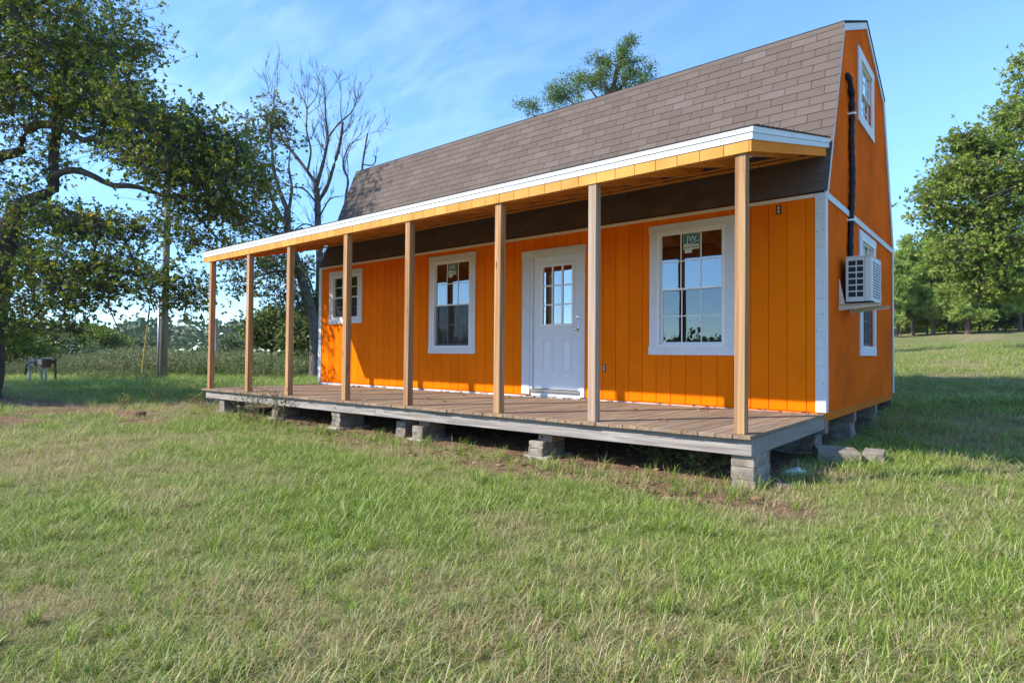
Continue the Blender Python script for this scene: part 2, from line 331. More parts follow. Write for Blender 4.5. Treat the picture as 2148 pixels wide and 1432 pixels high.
# ------------------------------------------------------------------ the house
L, W, H = 10.05, 4.868, 2.46
YB, ZB, ZA = .916, 4.767, 5.427
house = tag(empty('barn_house', (0, 0, -.1)), 'orange gambrel roofed cabin with white trim and a long open front porch', 'house')
HOFF = Vector((0, 0, .1))
_lk = link
def hpart(o, parent=house):
    "parent a mesh given in world coordinates to the house or to one of its parts"
    o.parent = parent
    if parent is house: o.location = HOFF
    return o
def rect_sub(r, hs):
    out = [r]
    for (a0, a1, b0, b1) in hs:
        nw = []
        for (x0, x1, z0, z1) in out:
            if a1 <= x0 or a0 >= x1 or b1 <= z0 or b0 >= z1: nw.append((x0, x1, z0, z1)); continue
            if a0 > x0: nw.append((x0, a0, z0, z1))
            if a1 < x1: nw.append((a1, x1, z0, z1))
            m0, m1 = max(x0, a0), min(x1, a1)
            if b0 > z0: nw.append((m0, m1, z0, b0))
            if b1 < z1: nw.append((m0, m1, b1, z1))
        out = nw
    return out
WIN = dict(large=(-2.144, -1.005, .608, 2.334), middle=(-6.515, -5.368, .602, 2.336), small=(-9.668, -8.52, 1.207, 2.32))
T = .115
def inner(w): return (w[0]+T, w[1]-T, w[2]+T, w[3]-.10)
DOOR = (-4.347, -3.175, .0, 2.218); DOOR_IN = (-4.175, -3.255, -.04, 2.12)
holes = [inner(w) for w in WIN.values()] + [DOOR_IN]
ZW0 = -.022
mb = MB()
for (x0, x1, z0, z1) in rect_sub((-L, 0, -.04, H), holes): mb.box(x0, x1, .0, .09, z0, z1)
fwall = hpart(mb.build('front_wall', M_orange))
k = 0; edges = [0.0]; x = .014 - .2065
while x > -L+.05: edges.append(x); x -= .2065
edges.append(-L)
for a, b in zip(edges[:-1], edges[1:]):
    g = .0045
    for (x0, x1, z0, z1) in rect_sub((b+g if b > -L else b, a-g if a < 0 else a, ZW0, H-.01), holes):
        hpart(MB().box(x0, x1, -.011 - random.uniform(0, .0012), -.0005, z0, z1).build('siding_board', M_orange), fwall)
# rear and end walls
hpart(MB().box(-L, 0, W-.09, W, -.04, H).build('rear_wall', M_orange))
GW = dict(low=(1.905, 3.115, .617, 2.345), high=(1.862, 3.02, 3.835, 4.87))
def giner(w): return (w[0]+.13, w[1]-.13, w[2]+.12, w[3]-.1)
GY = [(0, H), (YB, ZB), (W/2, ZA), (W-YB, ZB), (W, H)]
def gtop(y):
    for (a, za_), (b, zb_) in zip(GY[:-1], GY[1:]):
        if a <= y <= b+1e-9: return za_ + (zb_-za_)*(y-a)/(b-a)
    return H
def gable_mesh(x0, x1, x2):
    mb = MB(); gh = [giner(w) for w in GW.values()] if x0 > -1 else []
    ys = np.arange(.0, W+.001, .1016); ys = np.append(ys[ys < W-.03], W)
    for a, b in zip(ys[:-1], ys[1:]):
        cuts = sorted({a, b, *[q for q in (YB, W/2, W-YB) if a < q < b]})
        for c, d in zip(cuts[:-1], cuts[1:]):
            lo = -.03; hs = [(h[2], h[3]) for h in gh if h[0] < (c+d)/2 < h[1]]
            segs = []; z = lo
            for h0, h1 in sorted(hs): segs.append((z, z, h0, h0)); z = h1
            segs.append((z, z, gtop(c), gtop(d)))
            g0 = .003 if c == a else 0; g1 = .003 if d == b else 0
            for (l0, l1, t0, t1) in segs:
                mb.hexa([(x0, c+g0, l0), (x1, c+g0, l0), (x1, d-g1, l1), (x0, d-g1, l1), (x0, c+g0, t0), (x1, c+g0, t0), (x1, d-g1, t1), (x0, d-g1, t1)])
                mb.hexa([(x2, c, l0), (x0, c, l0), (x0, d, l1), (x2, d, l1), (x2, c, t0), (x0, c, t0), (x0, d, t1), (x2, d, t1)])
    return mb
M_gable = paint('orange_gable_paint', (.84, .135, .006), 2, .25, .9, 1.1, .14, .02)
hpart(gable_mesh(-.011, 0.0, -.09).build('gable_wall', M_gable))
hpart(gable_mesh(-L+.011, -L, -L+.09).build('gable_wall', M_orange))
hpart(MB().box(-L+.09, -.09, .09, W-.09, .0, .03).build('floor', M_dark))
hpart(MB().box(-L+.09, -.09, .09, W-.09, 2.5, 2.55).build('loft_floor', M_dark))
hpart(MB().box(-L+.1, -.1, 2.6, 2.7, .03, 2.5).build('inside_partition', M_dark))
# painted skirt under the gable, skids, sill strip
hpart(MB().box(-.06, -.004, .005, W-.1, -.125, -.031).build('skirt_board', paint('orange_skirt', (.70, .17, .008), 1, .2, .8, .6, .15, .08)))
hpart(MB().box(-L+.02, -.07, .003, .04, -.125, -.041).build('sill_plate', M_whiteh))
for yy in (.06, 1.65, 3.25, 4.72): hpart(MB().box(-L+.02, -.012, yy, yy+.14, -.27, -.126).build('skid', M_skid, bevel=.004))
# joists under the floor so that no light leaks
hpart(MB().box(-L+.03, -.065, .05, W-.05, -.124, -.041).build('floor_frame', M_skid))
# trim boards
def hbox(name, m, *b, bevel=.0025, parent=house): return hpart(MB().box(*b).build(name, m, bevel=bevel), parent)
hbox('corner_trim', M_white, -.094, .016, -.03, -.0125, -.026, H-.012)
hbox('corner_trim', M_white, .0015, .018, -.0115, .075, -.024, H-.07)
hbox('corner_trim', M_white, -L-.016, -L+.085, -.03, -.0125, -.026, H-.012)
hbox('corner_trim', M_white, .0015, .018, W-.08, W+.01, -.024, H-.04)
nm_ = MB()
for zz_ in np.arange(.12, 2.4, .19):
    for dx_ in (-.072, -.02): nm_.tube([(dx_+random.uniform(-.004, .004), -.0298, zz_+random.uniform(-.02, .02)), (dx_, -.0315, zz_)], .0042, 6)



hpart(nm_.build('nail_heads', NT('nail_steel').done((.10, .09, .085), .6, .4))).__setitem__('kind', 'stuff')
hbox('eave_trim', paint('white_trim_warm_bounce', (.74, .70, .60), 0, .06, .6, .2, .1), -L+.087, -.097, -.028, -.0125, H-.05, H-.012)  # white trim tinted cream: warm bounce off the orange porch put into its colour
hbox('band_trim', M_whiteh, .0015, .020, -.011, W+.01, H-.068, H+.012)
# rakes on the gable
def rake(x0, x1, w):
    out = []
    for (a, za_), (b, zb_) in zip(GY[:-1], GY[1:]):
        d = np.array([b-a, zb_-za_]); ln = np.linalg.norm(d); n = np.array([d[1], -d[0]])/ln*w
        if n[1] > 0: n = -n
        mb = MB(); P = []
        for xx in (x0, x1):
            P.append([(xx, a, za_), (xx, b, zb_), (xx, b+n[0]*(1 if abs(n[0]) < w else 1), zb_+n[1]), (xx, a+n[0], za_+n[1])])
        mb.poly(P[0]+P[1], [(0,1,2,3),(7,6,5,4),(0,4,5,1),(1,5,6,2),(2,6,7,3),(3,7,4,0)])
        out.append(mb)
    return out
for i, mb in enumerate(rake(.0022, .022, .085)):
    for j in range(len(mb.v)): mb.v[j] = (mb.v[j][0]+.0015*i, mb.v[j][1], mb.v[j][2])
    hpart(mb.build('rake_trim', M_white))
for i, mb in enumerate(rake(-L-.022, -L-.0022, .085)): hpart(mb.build('rake_trim', M_white))

# windows -----------------------------------------------------------------
def frontP(u, z, n): return (u, -n, z)
def sideP(u, z, n): return (n, u, z)
def ubox(mb, Pf, u0, u1, z0, z1, n0, n1, mi=0):
    return mb.hexa([Pf(u0, z0, n1), Pf(u1, z0, n1), Pf(u1, z0, n0), Pf(u0, z0, n0), Pf(u0, z1, n1), Pf(u1, z1, n1), Pf(u1, z1, n0), Pf(u0, z1, n0)], mi)
def frame(mb, Pf, u0, u1, z0, z1, w, n0, n1, mi=0):
    ubox(mb, Pf, u0, u1, z0, z0+w, n0, n1, mi); ubox(mb, Pf, u0, u1, z1-w, z1, n0, n1, mi)
    ubox(mb, Pf, u0, u0+w, z0+w, z1-w, n0, n1, mi); ubox(mb, Pf, u1-w, u1, z0+w, z1-w, n0, n1, mi); return mb
def text_geo(body, size, bold=False):
    cu = bpy.data.curves.new('t', 'FONT'); cu.body = body; cu.size = size; cu.align_x = 'CENTER'; cu.offset = .012*size if bold else 0; cu.resolution_u = 3
    o = bpy.data.objects.new('t', cu); COL.objects.link(o); dg = bpy.context.evaluated_depsgraph_get(); me = bpy.data.meshes.new_from_object(o.evaluated_get(dg))
    v = [tuple(q.co) for q in me.vertices]; f = [tuple(q.vertices) for q in me.polygons]; bpy.data.objects.remove(o); bpy.data.curves.remove(cu); bpy.data.meshes.remove(me); return v, f
M_teal = NT('sticker_teal').done((.012, .16, .20), .5, .3); M_stk = NT('sticker_white').done((.62, .66, .56), .6, .3); M_ink = NT('sticker_ink').done((.05, .055, .05), .6, .3)
def window(label, w, Pf, rail, base, screen, sticker=None, gl=None, tt=T, cols=3):
    u0, u1, z0, z1 = w; n = base
    mb = MB()
    hd = ubox(MB(), Pf, u0-.012, u1+.012, z1-.105, z1, n, n+.024)
    win = hpart(hd.build('window', M_whiteh, bevel=.002)); win['label'] = label
    def sub(mb, name, m, bevel=0): o = mb.build(name, m, win, bevel=bevel); return o
    sub(ubox(MB(), Pf, u0-.012, u1+.012, z0, z0+.118, n, n+.024), 'sill_trim', M_whiteh, .002)
    sub(ubox(MB(), Pf, u0, u0+tt+.01, z0+.119, z1-.106, n, n+.021), 'side_trim', M_white, .002)
    sub(ubox(MB(), Pf, u1-tt-.01, u1, z0+.119, z1-.106, n, n+.021), 'side_trim', M_white, .002)
    a0, a1, b0, b1 = u0+tt+.002, u1-tt-.002, z0+.11, z1-.098
    mb = frame(MB(), Pf, a0, a1, b0, b1, .026, n-.075, n+.027); sub(mb, 'jamb_frame', M_vinyl, .002)
    i0, i1 = a0+.027, a1-.027
    for part, (s0, s1, off) in {'upper': (rail-.012, b1-.027, -.012), 'lower': (b0+.027, rail+.022, -.034)}.items():
        up = part == 'upper'
        sub(frame(MB(), Pf, i0, i1, s0, s1, (.022 if up else .032), n+off-.022, n+off+.006), 'sash', M_vinyl, .002)
        e = (.022 if up else .032); c0, c1, d0, d1 = i0+e, i1-e, s0+e, s1-e
        mg = MB(); q = .007
        for k in range(1, cols): ux = c0+(c1-c0)*k/cols; ubox(mg, Pf, ux-q, ux+q, d0, d1, n+off-.0035, n+off+.0025)
        zz = (d0+d1)/2; ubox(mg, Pf, c0, c1, zz-q, zz+q, n+off-.0036, n+off+.002); sub(mg, 'muntin_grid', M_vinyl)
        gm = gl or (M_glass if up else M_glasslow)
        for i in range(cols):
            for j in range(2):
                p0, p1 = c0+(c1-c0)*i/cols, c0+(c1-c0)*(i+1)/cols; r0, r1 = (d0, zz) if j == 0 else (zz, d1)
                sub(MB().poly([Pf(p0, r0, n+off-.004), Pf(p1, r0, n+off-.004), Pf(p1, r1, n+off-.004), Pf(p0, r1, n+off-.004)], [(0,1,2,3)]), 'pane', gm)
        if screen and not up:
            sub(MB().poly([Pf(i0+.01, s0, n-.018), Pf(i1-.01, s0, n-.018), Pf(i1-.01, s1-.03, n-.018), Pf(i0+.01, s1-.03, n-.018)], [(0,1,2,3)]), 'insect_screen', M_screen)
    if sticker:
        su, sz, sw, sh = sticker; mb = MB(); nn = n-.012-.0015
        def quad(u0_, u1_, z0_, z1_, dn, mi): mb.poly([Pf(u0_, z0_, nn+dn), Pf(u1_, z0_, nn+dn), Pf(u1_, z1_, nn+dn), Pf(u0_, z1_, nn+dn)], [(0,1,2,3)], mi)
        quad(su, su+sw, sz-sh, sz, .0, 1); quad(su+.006, su+sw-.006, sz-sh*.69, sz-.006, .0008, 0); quad(su+.015, su+sw*.55, sz-sh*1.22, sz-sh-.0005, 0, 1)
        v, f = text_geo('JW', sh*.56, True); mb.poly([Pf(su+sw*.52+p[0]*.93, sz-sh*.52+p[1], nn+.0016) for p in v], f, 1)
        v, f = text_geo('JELD-WEN', sh*.20, True); mb.poly([Pf(su+sw*.5+p[0]*.98, sz-sh*.92+p[1], nn+.0012) for p in v], f, 2)
        arc = [(su+.012+(sw-.024)*k/10, sz-sh*.66+sh*.22*(k/10)**2.2) for k in range(11)]
        for (ua, za1), (ub, zb1) in zip(arc[:-1], arc[1:]): mb.poly([Pf(ua, za1-.006, nn+.0015), Pf(ub, zb1-.010, nn+.0015), Pf(ub, zb1+.002, nn+.0015), Pf(ua, za1+.0, nn+.0015)], [(0,1,2,3)], 1)
        sub(mb, 'maker_sticker', [M_teal, M_stk, M_ink])
    return win
window('tall sash window with white trim and maker sticker nearest the corner', WIN['large'], frontP, 1.467, .012, False, (-1.676, 2.180, .213, .205))
window('tall sash window with white trim beside the door', WIN['middle'], frontP, 1.457, .012, True, (-6.055, 2.185, .20, .2))
window('small sash window at the far end of the porch', WIN['small'], frontP, 1.757, .012, True)
window('gable window behind the air conditioner', GW['low'], sideP, 1.46, .0015, True, tt=.13)
window('loft window high on the gable', GW['high'], sideP, 4.36, .0015, False, gl=M_glass, tt=.13)

# door -----------------------------------------------------------------
u0, u1, z0, z1 = DOOR
def slab():
    mb = MB()
    for r in rect_sub((-4.145, -3.285, .075, 2.105), [(-3.965, -3.425, 1.065, 1.945)]): ubox(mb, frontP, r[0], r[1], r[2], r[3], -.055, -.012)
    return mb
dr = hpart(slab().build('door', M_door)); dr['label'] = 'white half glazed entry door'
def dsub(mb, name, m, bevel=0): return mb.build(name, m, dr, bevel=bevel)
dsub(ubox(MB(), frontP, u0-.012, u1+.012, 2.10, z1, .012, .037), 'head_trim', M_whiteh, .002)
dsub(ubox(MB(), frontP, u0, -4.19, -.02, 2.099, .012, .034), 'side_trim', M_white, .002)
dsub(ubox(MB(), frontP, -3.245, u1, -.02, 2.099, .012, .034), 'side_trim', M_white, .002)
mb = MB(); ubox(mb, frontP, -4.19, -4.148, .03, 2.14, -.09, .02); ubox(mb, frontP, -3.282, -3.243, .03, 2.14, -.09, .02); ubox(mb, frontP, -4.148, -3.282, 2.108, 2.14, -.09, .018); dsub(mb, 'door_jamb', M_white)
dsub(ubox(MB(), frontP, -4.18, -3.25, .028, .068, -.09, .045), 'threshold', M_metal, .003)
dsub(ubox(MB(), frontP, -4.174, -3.256, -.039, .027, -.06, .008), 'sill_board', M_whiteh)
dsub(frame(MB(), frontP, -4.0, -3.39, 1.03, 1.98, .036, -.0118, .004), 'glass_frame', M_vinyl, .004)
mb = MB(); g0, g1, h0, h1 = -3.964, -3.426, 1.066, 1.944
for k in (1, 2):
    ux = g0+(g1-g0)*k/3; ubox(mb, frontP, ux-.0105, ux+.0105, h0, h1, -.03, -.004)
    zz = h0+(h1-h0)*k/3; ubox(mb, frontP, g0, g1, zz-.0105, zz+.0105, -.0305, -.0035)
dsub(mb, 'muntin_grid', M_vinyl)
M_dglass = glass('door_glass', .2)
for i in range(3):
    for j in range(3):
        a, b = g0+(g1-g0)*i/3, g0+(g1-g0)*(i+1)/3; c, d = h0+(h1-h0)*j/3, h0+(h1-h0)*(j+1)/3
        dsub(MB().poly([frontP(a, c, -.022), frontP(b, c, -.022), frontP(b, d, -.022), frontP(a, d, -.022)], [(0,1,2,3)]), 'pane', M_dglass)
for (a, b) in ((-3.965, -3.770), (-3.594, -3.420)):
    mb = frame(MB(), frontP, a, b, .33, .827, .012, -.0125, -.003); ubox(mb, frontP, a+.034, b-.034, .364, .793, -.0125, -.005); dsub(mb, 'raised_panel', M_door, .003)
def lathe_y(prof, cx, cz, n=16):
    mb = MB(); mb.tube([(cx, -y, cz) for y, r in prof], [r for y, r in prof], n); return mb
dsub(lathe_y([(-.013, .032), (-.006, .032), (-.004, .014), (.03, .012), (.036, .026), (.055, .03), (.07, .022), (.074, .008)], -3.315, .979), 'knob', M_metal)
dsub(lathe_y([(-.013, .034), (-.002, .034), (.008, .026), (.012, .024), (.014, .008)], -3.313, 1.155), 'deadbolt', M_metal)
# electrical outlets (open boxes with receptacle)
M_out = NT('receptacle').done((.45, .42, .38), .5, .3)
for (ux, uz) in ((-2.856, .419), (-.489, 2.325)):
    o = hpart(ubox(MB(), frontP, ux-.028, ux+.028, uz-.055, uz+.055, .0115, .0145).build('electrical_outlet', NT('outlet_box').done((.02, .018, .017), .6, .3)))
    mb = MB()
    for s in (-1, 1): mb.tube([frontP(ux, uz+s*.02, .0142), frontP(ux, uz+s*.02, .021)], [.017, .016], 12)
    ubox(mb, frontP, ux-.006, ux+.006, uz-.05, uz+.05, .0142, .018); mb.build('receptacle', M_out, o)

# main roof -----------------------------------------------------------------
def slab_yz(pts, x0, x1, th):
    mb = MB()
    for (a, za_), (b, zb_) in zip(pts[:-1], pts[1:]):
        d = np.array([b-a, zb_-za_]); n = np.array([-d[1], d[0]])/np.linalg.norm(d)*th
        mb.hexa([(x0, a, za_), (x1, a, za_), (x1, b, zb_), (x0, b, zb_), (x0, a+n[0], za_+n[1]), (x1, a+n[0], za_+n[1]), (x1, b+n[0], zb_+n[1]), (x0, b+n[0], zb_+n[1])])
    return mb
roof = hpart(slab_yz([(0, H), (YB, ZB)], -L-.022, .025, .012).build('roof', M_roof)); roof['label'] = 'brown shingled gambrel roof'
hpart(slab_yz([(YB-.012, ZB+.004), (W/2, ZA+.006), (W-YB+.012, ZB+.004)], -L-.022, .034, .022).build('upper_roof', M_roof), roof)
hpart(slab_yz([(W-YB, ZB), (W, H)], -L-.022, .025, .02).build('rear_roof', M_roof), roof)
sl = np.array([YB, ZB-H]); SL = np.linalg.norm(sl); sl = sl/SL; sn = np.array([-sl[1], sl[0]])
TABW, EXPO, TH = .310, .127, .0042
def tab_mesh(w, ln=.165):
    g = .0028; z0, z1 = .010, .0015
    mb = MB(); mb.hexa([(g, 0, z0), (w-g, 0, z0), (w-g, ln, z1), (g, ln, z1), (g, 0, z0+TH), (w-g, 0, z0+TH), (w-g, ln, z1+TH), (g, ln, z1+TH)]); return mb
TAB = tab_mesh(TABW).mesh('shingle', M_sh)
BAS = Matrix(((1, 0, 0, 0), (0, sl[0], sn[0], 0), (0, sl[1], sn[1], 0), (0, 0, 0, 1)))
tabs = []
rows = int(SL/EXPO)
for r in range(rows+1):
    s0 = r*EXPO; off = (r % 2)*.5*TABW + random.uniform(-.012, .012); x = .038 - TABW + (-off if off > .02 else 0)
    # first partial tab at the rake
    if off > .02: tabs.append((.038-off, s0, off))
    while x > -L-.03:
        w = TABW
        x0 = x
        if x0 < -L-.03: w = x0+TABW-(-L-.03); x0 = -L-.03
        tabs.append((x0, s0, w)); x -= TABW
    if x+TABW > -L-.03+.03: tabs.append((-L-.03, s0, x+TABW+L+.03))
base = np.array([0, 0., H]) + .012*np.array([0, sn[0], sn[1]])
def tabpos(t): return Vector((t[0], base[1]+sl[0]*t[1], base[2]+sl[1]*t[1]))
def vis_size(t):
    p = np.array(tabpos(t)); d = (p-CAM)@FWD; return (1/d) if t[2] > .25 else 0
tabs = [t for t in tabs if t[2] > .02 and t[1]+.05 < SL]
order = sorted(range(len(tabs)), key=lambda i: -vis_size(tabs[i])); big = set([i for i in order if tabs[i][2] > TABW*.98][:296])
jv = []; jf = []; jr = []
for i, t in enumerate(tabs):
    p = tabpos(t); ln = min(.165, SL-t[1]+.012)
    jit = random.uniform(-.0035, .0035); rot = random.uniform(-.006, .006)
    mat = Matrix.Translation(p) @ BAS @ Matrix.Rotation(rot, 4, 'Z') @ Matrix.Translation((0, jit, random.uniform(0, .0012)))
    if i in big and ln > .16:
        o = link('shingle', TAB, None, roof); o.matrix_local = mat
    else:
        mb = tab_mesh(t[2], ln); b = len(jv)
        jv += [tuple(mat @ Vector(q)) for q in mb.v]; jf += [tuple(b+k for k in f) for f in mb.f]; jr += [random.random()]*8
jm = np_mesh('shingle_field', jv, quads=jf, attrs={'rnd': np.array(jr)}, mat=M_shj); tag(link('shingle_field', jm, None, roof), kind='stuff')
# ridge caps along the break (tabs laid along the edge)
for i in range(int(L/.30)):
    x0 = .03 - (i+1)*.305
    mb = MB(); z = random.uniform(0, .002)
    a = np.array([YB-.008, ZB+.020+z]); lo = a - sl*.10 + sn*.006; hi = a + np.array([.10, .0436])
    for (p, q) in ((lo, a), (a, hi)):
        nn = np.array([-(q-p)[1], (q-p)[0]]); nn = nn/np.linalg.norm(nn)*.004
        mb.hexa([(x0, *p), (x0+.302, *p), (x0+.302, *q), (x0, *q), (x0, *(p+nn)), (x0+.302, *(p+nn)), (x0+.302, *(q+nn)), (x0, *(q+nn))])
    link('cap_shingle', mb.mesh('cap_shingle', M_sh), None, roof)

# porch deck -----------------------------------------------------------------
DY = -2.436; PXL = -9.97
def dk(x): return -.040 + .0042*x    # the far end sits a little lower
mb = MB()
def xbeam(mb, x0, x1, y0, y1, za0, za1):
    mb.hexa([(x0, y0, dk(x0)+za0), (x1, y0, dk(x1)+za0), (x1, y1, dk(x1)+za0), (x0, y1, dk(x0)+za0), (x0, y0, dk(x0)+za1), (x1, y0, dk(x1)+za1), (x1, y1, dk(x1)+za1), (x0, y1, dk(x0)+za1)])
    return mb
xbeam(mb, -4.9, -.006, DY, DY+.038, -.172, -.034)
deck = hpart(mb.build('porch_deck', M_rim, bevel=.003))
hpart(xbeam(MB(), PXL, -4.903, DY, DY+.038, -.172, -.034).build('rim_joist', M_rim, bevel=.003), deck)
hpart(xbeam(MB(), -.044, -.006, DY+.04, -.03, -.172, -.034).build('rim_joist', M_rimy, bevel=.003), deck)
hpart(xbeam(MB(), PXL, PXL+.038, DY+.04, -.03, -.172, -.034).build('rim_joist', M_rimy, bevel=.003), deck)
for k in range(1, 21):
    xx = PXL + (9.97)*k/21; hpart(xbeam(MB(), xx-.019, xx+.019, DY+.04, -.03, -.172, -.034).build('joist', M_rimy), deck)
hpart(xbeam(MB(), PXL, -.006, -.03, -.004, -.172, -.002).build('ledger_strip', wood('pale_ledger', (.34, .28, .21), (.55, .48, .39), 0, .2, .85)), deck)
nb = 69; bw = (0.004 - (PXL-.075))/nb
for k in range(nb):
    x1 = .004 - k*bw - .0022 - random.uniform(0, .0012); x0 = .004-(k+1)*bw + .0022; e = random.uniform(-.008, .006); zz = random.uniform(-.0015, .0015)
    mb = MB(); mb.hexa([(x0, DY-.055+e, dk(x0)-.033+zz), (x1, DY-.055+e, dk(x1)-.033+zz), (x1, -.034, dk(x1)-.033), (x0, -.034, dk(x0)-.033), (x0, DY-.055+e, dk(x0)+zz), (x1, DY-.055+e, dk(x1)+zz), (x1, -.034, dk(x1)), (x0, -.034, dk(x0))])
    hpart(mb.build('deck_board', M_deck, bevel=.0025), deck)
# porch posts
POSTX = [-.153, -1.581, -2.815, -4.347, -5.684, -7.204, -8.499, -9.941]
ZP = 2.30
pm = MB().box(0, .089, 0, .089, 0, 1).build('porch_post', M_post, bevel=.004)
for k, xx in enumerate(POSTX):
    o = pm if k == 0 else copy_to(pm); z0 = dk(xx)-.003
    o.parent = house; o.scale = (1, 1, ZP-z0); o.location = Vector((xx, DY+.008, z0)) + HOFF
    o.rotation_euler = (random.uniform(-.003, .003), random.uniform(-.002, .004), 0)
    if k in (1, 2, 3):
        o.data = o.data.copy(); o.data.materials[0] = M_postgrey if k == 1 else M_post
# porch roof
PR0, PR1 = -10.15, .0
SLP = (3.125-2.488)/(2.415+.218)
def pz(y): return 2.485 + SLP*(y-DY)
YE = .2
def yslab(x0, x1, y0, y1, a0, a1):
    return MB().hexa([(x0, y0, pz(y0)+a0), (x1, y0, pz(y0)+a0), (x1, y1, pz(y1)+a0), (x0, y1, pz(y1)+a0), (x0, y0, pz(y0)+a1), (x1, y0, pz(y0)+a1), (x1, y1, pz(y1)+a1), (x0, y1, pz(y1)+a1)])
proof = hpart(yslab(PR0+.02, PR1-.022, DY+.02, YE-.02, -.028, -.008).build('porch_roof', M_rafter)); proof['label'] = 'low sloping porch roof with white fascia and orange skirt'
def prs(mb, name, m, bevel=0): return hpart(mb.build(name, m, bevel=bevel), proof)
# corrugated dark covering whose wavy edge shows
mb = MB(); n = 60; 
for k in range(n):
    y0 = DY-.03+(YE-DY+.02)*k/n; y1 = DY-.03+(YE-DY+.02)*(k+1)/n; d = .004*(k % 3)
    mb.hexa([(PR0-.02, y0, pz(y0)+.0), (PR1+.022+d, y0, pz(y0)+.0), (PR1+.022+d, y1, pz(y1)+.0), (PR0-.02, y1, pz(y1)+.0), (PR0-.02, y0, pz(y0)+.008+d), (PR1+.022+d, y0, pz(y0)+.008+d), (PR1+.022+d, y1, pz(y1)+.006), (PR0-.02, y1, pz(y1)+.006)])
prs(mb, 'roll_roofing', M_roof)
for (x0, x1) in ((-.28, PR1+.016), (-7.0, -.283), (PR0-.012, -7.003)): prs(MB().box(x0, x1, DY-.024, DY-.004, 2.432, 2.484), 'fascia_upper', M_whiteh, .002)
for (x0, x1) in ((-5.9, PR1+.008), (PR0-.006, -5.903)): prs(MB().box(x0, x1, DY-.016, DY-.003, 2.374, 2.4305), 'fascia_lower', M_whiteh, .002)
prs(yslab(PR1-.002, PR1+.016, DY-.002, YE-.005, -.056, -.002), 'side_fascia_upper', M_whiteh, .0015)
prs(yslab(PR1-.004, PR1+.009, DY-.002, YE-.01, -.113, -.0575), 'side_fascia_lower', M_whiteh, .0015)
prs(yslab(PR0-.012, PR0+.004, DY-.002, YE-.005, -.113, -.002), 'side_fascia', M_whiteh, .0015)
k = 0; x = PR1-.024
prs(MB().box(-.0225, PR1-.005, DY-.008, DY+.004, 2.276, 2.3735), 'skirt_piece', M_orange_face)
while x > PR0+.02:
    x2 = max(x-.2085, PR0); dz = .008*math.sin(x*.9)+random.uniform(-.002, .002)
    prs(MB().box(x2+.0032, x-.0032, DY-.008-random.uniform(0, .001), DY+.004, 2.278+dz*.5, 2.3735), 'skirt_piece', M_orange_face); x = x2
prs(MB().box(PR0, PR1-.006, DY+.0045, DY+.010, 2.285, 2.43), 'skirt_backing', M_dark)
sk = MB(); ys = np.linspace(DY+.006, YE-.1, 14)
for a, b in zip(ys[:-1], ys[1:]): sk.hexa([(PR1-.016, a+.002, pz(a)-.205), (PR1-.005, a+.002, pz(a)-.205), (PR1-.005, b-.002, pz(b)-.208), (PR1-.016, b-.002, pz(b)-.208), (PR1-.016, a+.002, pz(a)-.1135), (PR1-.005, a+.002, pz(a)-.1135), (PR1-.005, b-.002, pz(b)-.1135), (PR1-.016, b-.002, pz(b)-.1135)])
prs(sk, 'side_skirt', paint('orange_side_skirt', (.82, .24, .015), 2, .15, .8, .5, .1, .08))
prs(yslab(PR0+.004, PR0+.014, DY+.006, YE-.1, -.208, -.1135), 'side_skirt', M_orange)
prs(MB().box(PR0+.02, PR1-.02, DY+.012, DY+.10, 2.29, pz(DY)-.03), 'porch_beam', M_rafter, .002)
for k in range(18):
    xx = -.32 - k*.578; prs(yslab(xx-.019, xx+.019, DY+.101, .12, -.165, -.0285), 'rafter', M_rafter)
prs(yslab(PR0+.02, PR1-.03, .0, .04, -.20, -.166), 'roof_ledger', M_rafter)
mb = MB()
prs(MB().hexa([(PR0+.1, -.55, pz(-.55)-.185), (PR1-.05, -.55, pz(-.55)-.185), (PR1-.05, -.512, pz(-.512)-.185), (PR0+.1, -.512, pz(-.512)-.185), (PR0+.1, -.55, pz(-.55)-.1655), (PR1-.05, -.55, pz(-.55)-.1655), (PR1-.05, -.512, pz(-.512)-.1655), (PR0+.1, -.512, pz(-.512)-.1655)]), 'batten', M_rafter)

# ------------------------------------------------------------------ air conditioner, bracket, line set
M_ac = NT('ac_enamel').done((.62, .63, .60), .4, .4); M_acd = NT('ac_coil').done((.03, .03, .032), .6, .3)
AX0, AX1, AY0, AY1, AZ0, AZ1 = .075, .345, .72, 1.36, 1.268, 1.79
ac = tag(empty('air_conditioner', (AX0, AY0, AZ0)), 'white split air conditioner unit mounted on the gable wall', 'air conditioner')
def asub(mb, name, m, bevel=0, parent=None):
    o = mb.build(name, m, bevel=bevel); o.parent = parent or ac
    if parent is None: o.location = (-AX0, -AY0, -AZ0)
    return o
cab = asub(MB().box(AX0, AX1-.02, AY0+.02, AY1, AZ0, AZ1), 'cabinet', M_acd)
mb = MB(); cxs = [(AX0+.022, .080), (AX0+.112, .068)]; hz = (AZ1-AZ0-.07)/6
cells = []
for (cx, cw) in cxs:
    for j in range(6): z = AZ0+.045+j*hz; cells.append((cx, cx+cw, z+.008, z+hz-.008))
for r in rect_sub((AX0-.003, AX1-.075, AZ0-.003, AZ1+.003), cells): mb.box(r[0], r[1], AY0, AY0+.018, r[2], r[3])
asub(mb, 'side_grille', M_ac)
asub(MB().box(AX1-.073, AX1-.0, AY0-.003, AY0+.05, AZ0-.003, AZ1+.003), 'corner_panel', M_ac, .006)
asub(MB().box(AX0-.005, AX1+.004, AY0-.006, AY1+.004, AZ1+.0035, AZ1+.02), 'top_cover', M_ac, .006)
mb = MB(); frame(mb, sideP, AY0+.052, AY1, AZ0, AZ1, .03, AX1-.019, AX1); asub(mb, 'front_frame', M_ac, .003)
